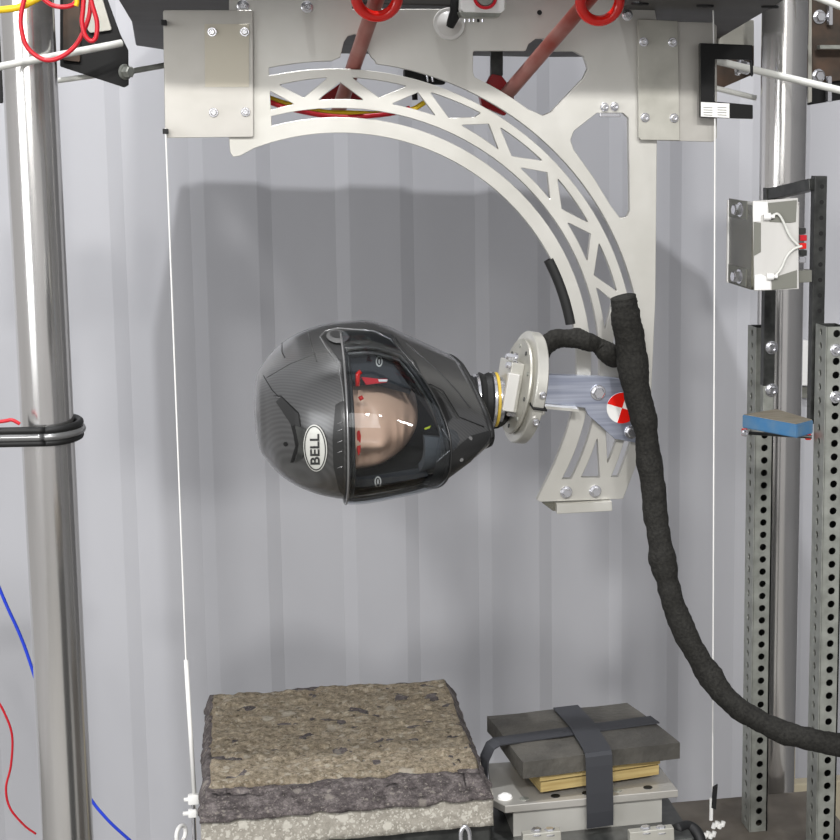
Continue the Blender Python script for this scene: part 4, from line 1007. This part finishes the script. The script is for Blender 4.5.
tag(obj('rubber_pad', slab(pt, ZP-.022, ZP, .002, sub=8, wob=.003), 'pad', None, True, 40), 'thick dark rubber pad strapped on top of the plywood', 'pad')
fl, frr = atY(540, 796, 2.195), atY(660, 783, 2.225)
ply = [Vector((fl.x, fl.y, 0)), Vector((frr.x, frr.y, 0)), Vector((frr.x-.02, frr.y+.15, 0)), Vector((fl.x-.02, fl.y+.15, 0))]
zt = ZP-.0235
tag(obj('plywood_board', slab(ply, zt-.009, zt, .0005), 'wood'), 'upper plywood board right under the rubber pad', 'board', 'plywood boards')
zt -= .0112
tag(obj('plywood_board', slab(ply, zt-.0128, zt, .0005, scale=.985), 'wood'), 'lower thicker plywood board resting above the aluminium plate', 'board', 'plywood boards')
zt -= .0133
for nm in (): pass
ZAp = zt-.006
pl = [atZ(505, 806, ZAp), atZ(678, 790, ZAp), atZ(655, 768, ZAp), atZ(488, 772, ZAp)]
pl[2] = pl[1]+Vector((-.005, .15, 0)); pl[3] = pl[0]+Vector((-.0, .16, 0)); pl.insert(4, pl[0]+Vector((-.014, .03, 0)))
t = thing('anvil', 'bright aluminium anvil plate and block under the plywood boards', 'anvil', (sum(pl[:4], Vector())/4).to_2d().to_3d()+Vector((0, 0, 1.06)))
me = flat_mesh([[(p.x, p.y) for p in pl]], .010, .0008); me.transform(Matrix.Translation((0, 0, ZAp-.005))); obj('top_plate', me, 'alu3', t)
c_ = sum(pl[:4], Vector())/4
bm = slab([p+Vector((.012*(1 if k in (0, 3) else -1.6), .010*(1 if k < 2 else -1), 0)) for k, p in enumerate(pl[:4])], 1.10, ZAp-.010, .001); tag(obj('body', bm, 'alu', t), 'pale machined body', None)
for k in range(5):
    q = pl[0]+(pl[1]-pl[0])*(.12+.18*k)+Vector((0, .018, 0)); bm = B(); lathe(bm, Vector((q.x, q.y, ZAp)), (0, 0, 1), [(0, .006), (.001, .006), (.0012, .003)], 14); obj('screw', bm, 'darkline' if k in (1, 2, 4) else 'galv', t)
q = pl[0]+Vector((.004, .028, 0)); bm = B(); lathe(bm, Vector((q.x, q.y, ZAp)), (0, 0, 1), [(0, .010), (.003, .009), (.006, .004)], 18); obj('bolt', bm, 'white', t, True, 30)
# straps
def band(P, wv_, th_, nm, m_, lab, parent=None, w2=None):
    bm = B(); a_, b2_ = [], []
    rows_ = []
    for i, p in enumerate(P):
        d_ = (P[min(i+1, len(P)-1)]-P[max(i-1, 0)]).normalized(); w_ = wv_[i] if isinstance(wv_, list) else wv_
        n_ = d_.cross(w_).normalized(); rows_.append([bm.verts.new(p+w_*sx/2+n_*th_*sn) for sx, sn in ((-1, 0), (1, 0), (1, 1), (-1, 1))])
    for r1, r2 in zip(rows_, rows_[1:]):
        for k in range(4): bm.faces.new((r1[k], r1[(k+1) % 4], r2[(k+1) % 4], r2[k]))
    bm.faces.new(rows_[0][::-1]); bm.faces.new(rows_[-1]); return bm
zs = ZP+.0038
s1 = [atZ(566, 708, zs), atZ(581, 724, zs), atZ(596, 748, zs)]
e0 = atZ(598, 753, zs); 
wdir = (pt[2]-pt[3]).normalized()*.036
s1 = [s1[0]+(s1[0]-s1[2])*.02, s1[1], s1[2], e0, e0+Vector((0, -.004, -.003)), e0+Vector((0, -.006, -.015)), e0+Vector((.0, -.010, -.05)), e0+Vector((.0, -.012, -.075)), e0+Vector((.0, -.012, -.095))]
tag(obj('strap', band(s1, wdir, .0016, '', '', ''), 'tape', None), 'wide black strap running over the pad and down its front', 'strap')
s2 = [atZ(497, 741, zs-.0012), atZ(560, 732, zs-.0012), atZ(655, 719, zs-.0012)]
e1 = s2[0]; 
w2 = Vector((-.006, .030, 0)); q0 = atY(500, 745, 2.27)
loop_ = [s2[2], s2[1], s2[0], e1+Vector((-.010, -.004, -.004)), e1+Vector((-.018, -.006, -.02)), e1+Vector((-.020, -.008, -.045)), e1+Vector((-.016, -.008, -.07)), e1+Vector((-.008, -.008, -.085))]
tag(obj('strap', band(loop_, w2, .0016, '', '', ''), 'tape2', None), 'faded black strap crossing the pad sideways and looping down its left side', 'strap')
# clamps on the bed in front of the stack
for (x0, y0, x1, y1, lab) in ((523, 835, 561, 831, 'dull metal clamp block in front of the strapped pad, left of the strap'), (630, 833, 674, 828, 'dull metal clamp block right of the strap at the bottom edge')):
    t = thing('clamp_block', lab, 'clamp', atY((x0+x1)/2, y0+15, 2.13), 'clamp blocks')
    me = yplate([(x0, y0), (x1, y1), (x1+1, y0+25), (x0, y0+27)], 2.12, .014, .001); obj('body', me, 'alu2', t)
    for k in (.35, .7):
        q = atY(x0+(x1-x0)*k, y0-1, 2.127); bm = B(); bolt(bm, q, (0, 0, 1), .006, .006, True); obj('bolt', bm, 'zinc', t, True, 30)
bm = B(); tube(bm, spline([atY(676, 830, 2.16), atY(688, 827, 2.17), (atY(697, 834, 2.16)), atY(702, 848, 2.15)], 6), .0085, 10); tag(obj('hose', bm, 'blackmatte', None, True), 'black hose end beside the right clamp block', 'hose')
# base right
c0 = atZ(700, 800, .74); 
bm = B(); box(bm, (.70, 2.5, 0), (1.0, 3.02, ZMB), .004); tag(obj('steel_plinth', bm, mat('dusty_steel', '736c63', .7, 0, ('5c554c', 14, 6, I3))), 'brownish grey steel plinth carrying the perforated posts', 'machine part')
q = atY(774, 786, 3.9); bm = B(); box(bm, (q.x, 3.9, 0), (q.x+.7, 3.94, q.z), .004); tag(obj('board_stack', bm, 'beige'), 'beige board at the lower right behind the posts', 'board')
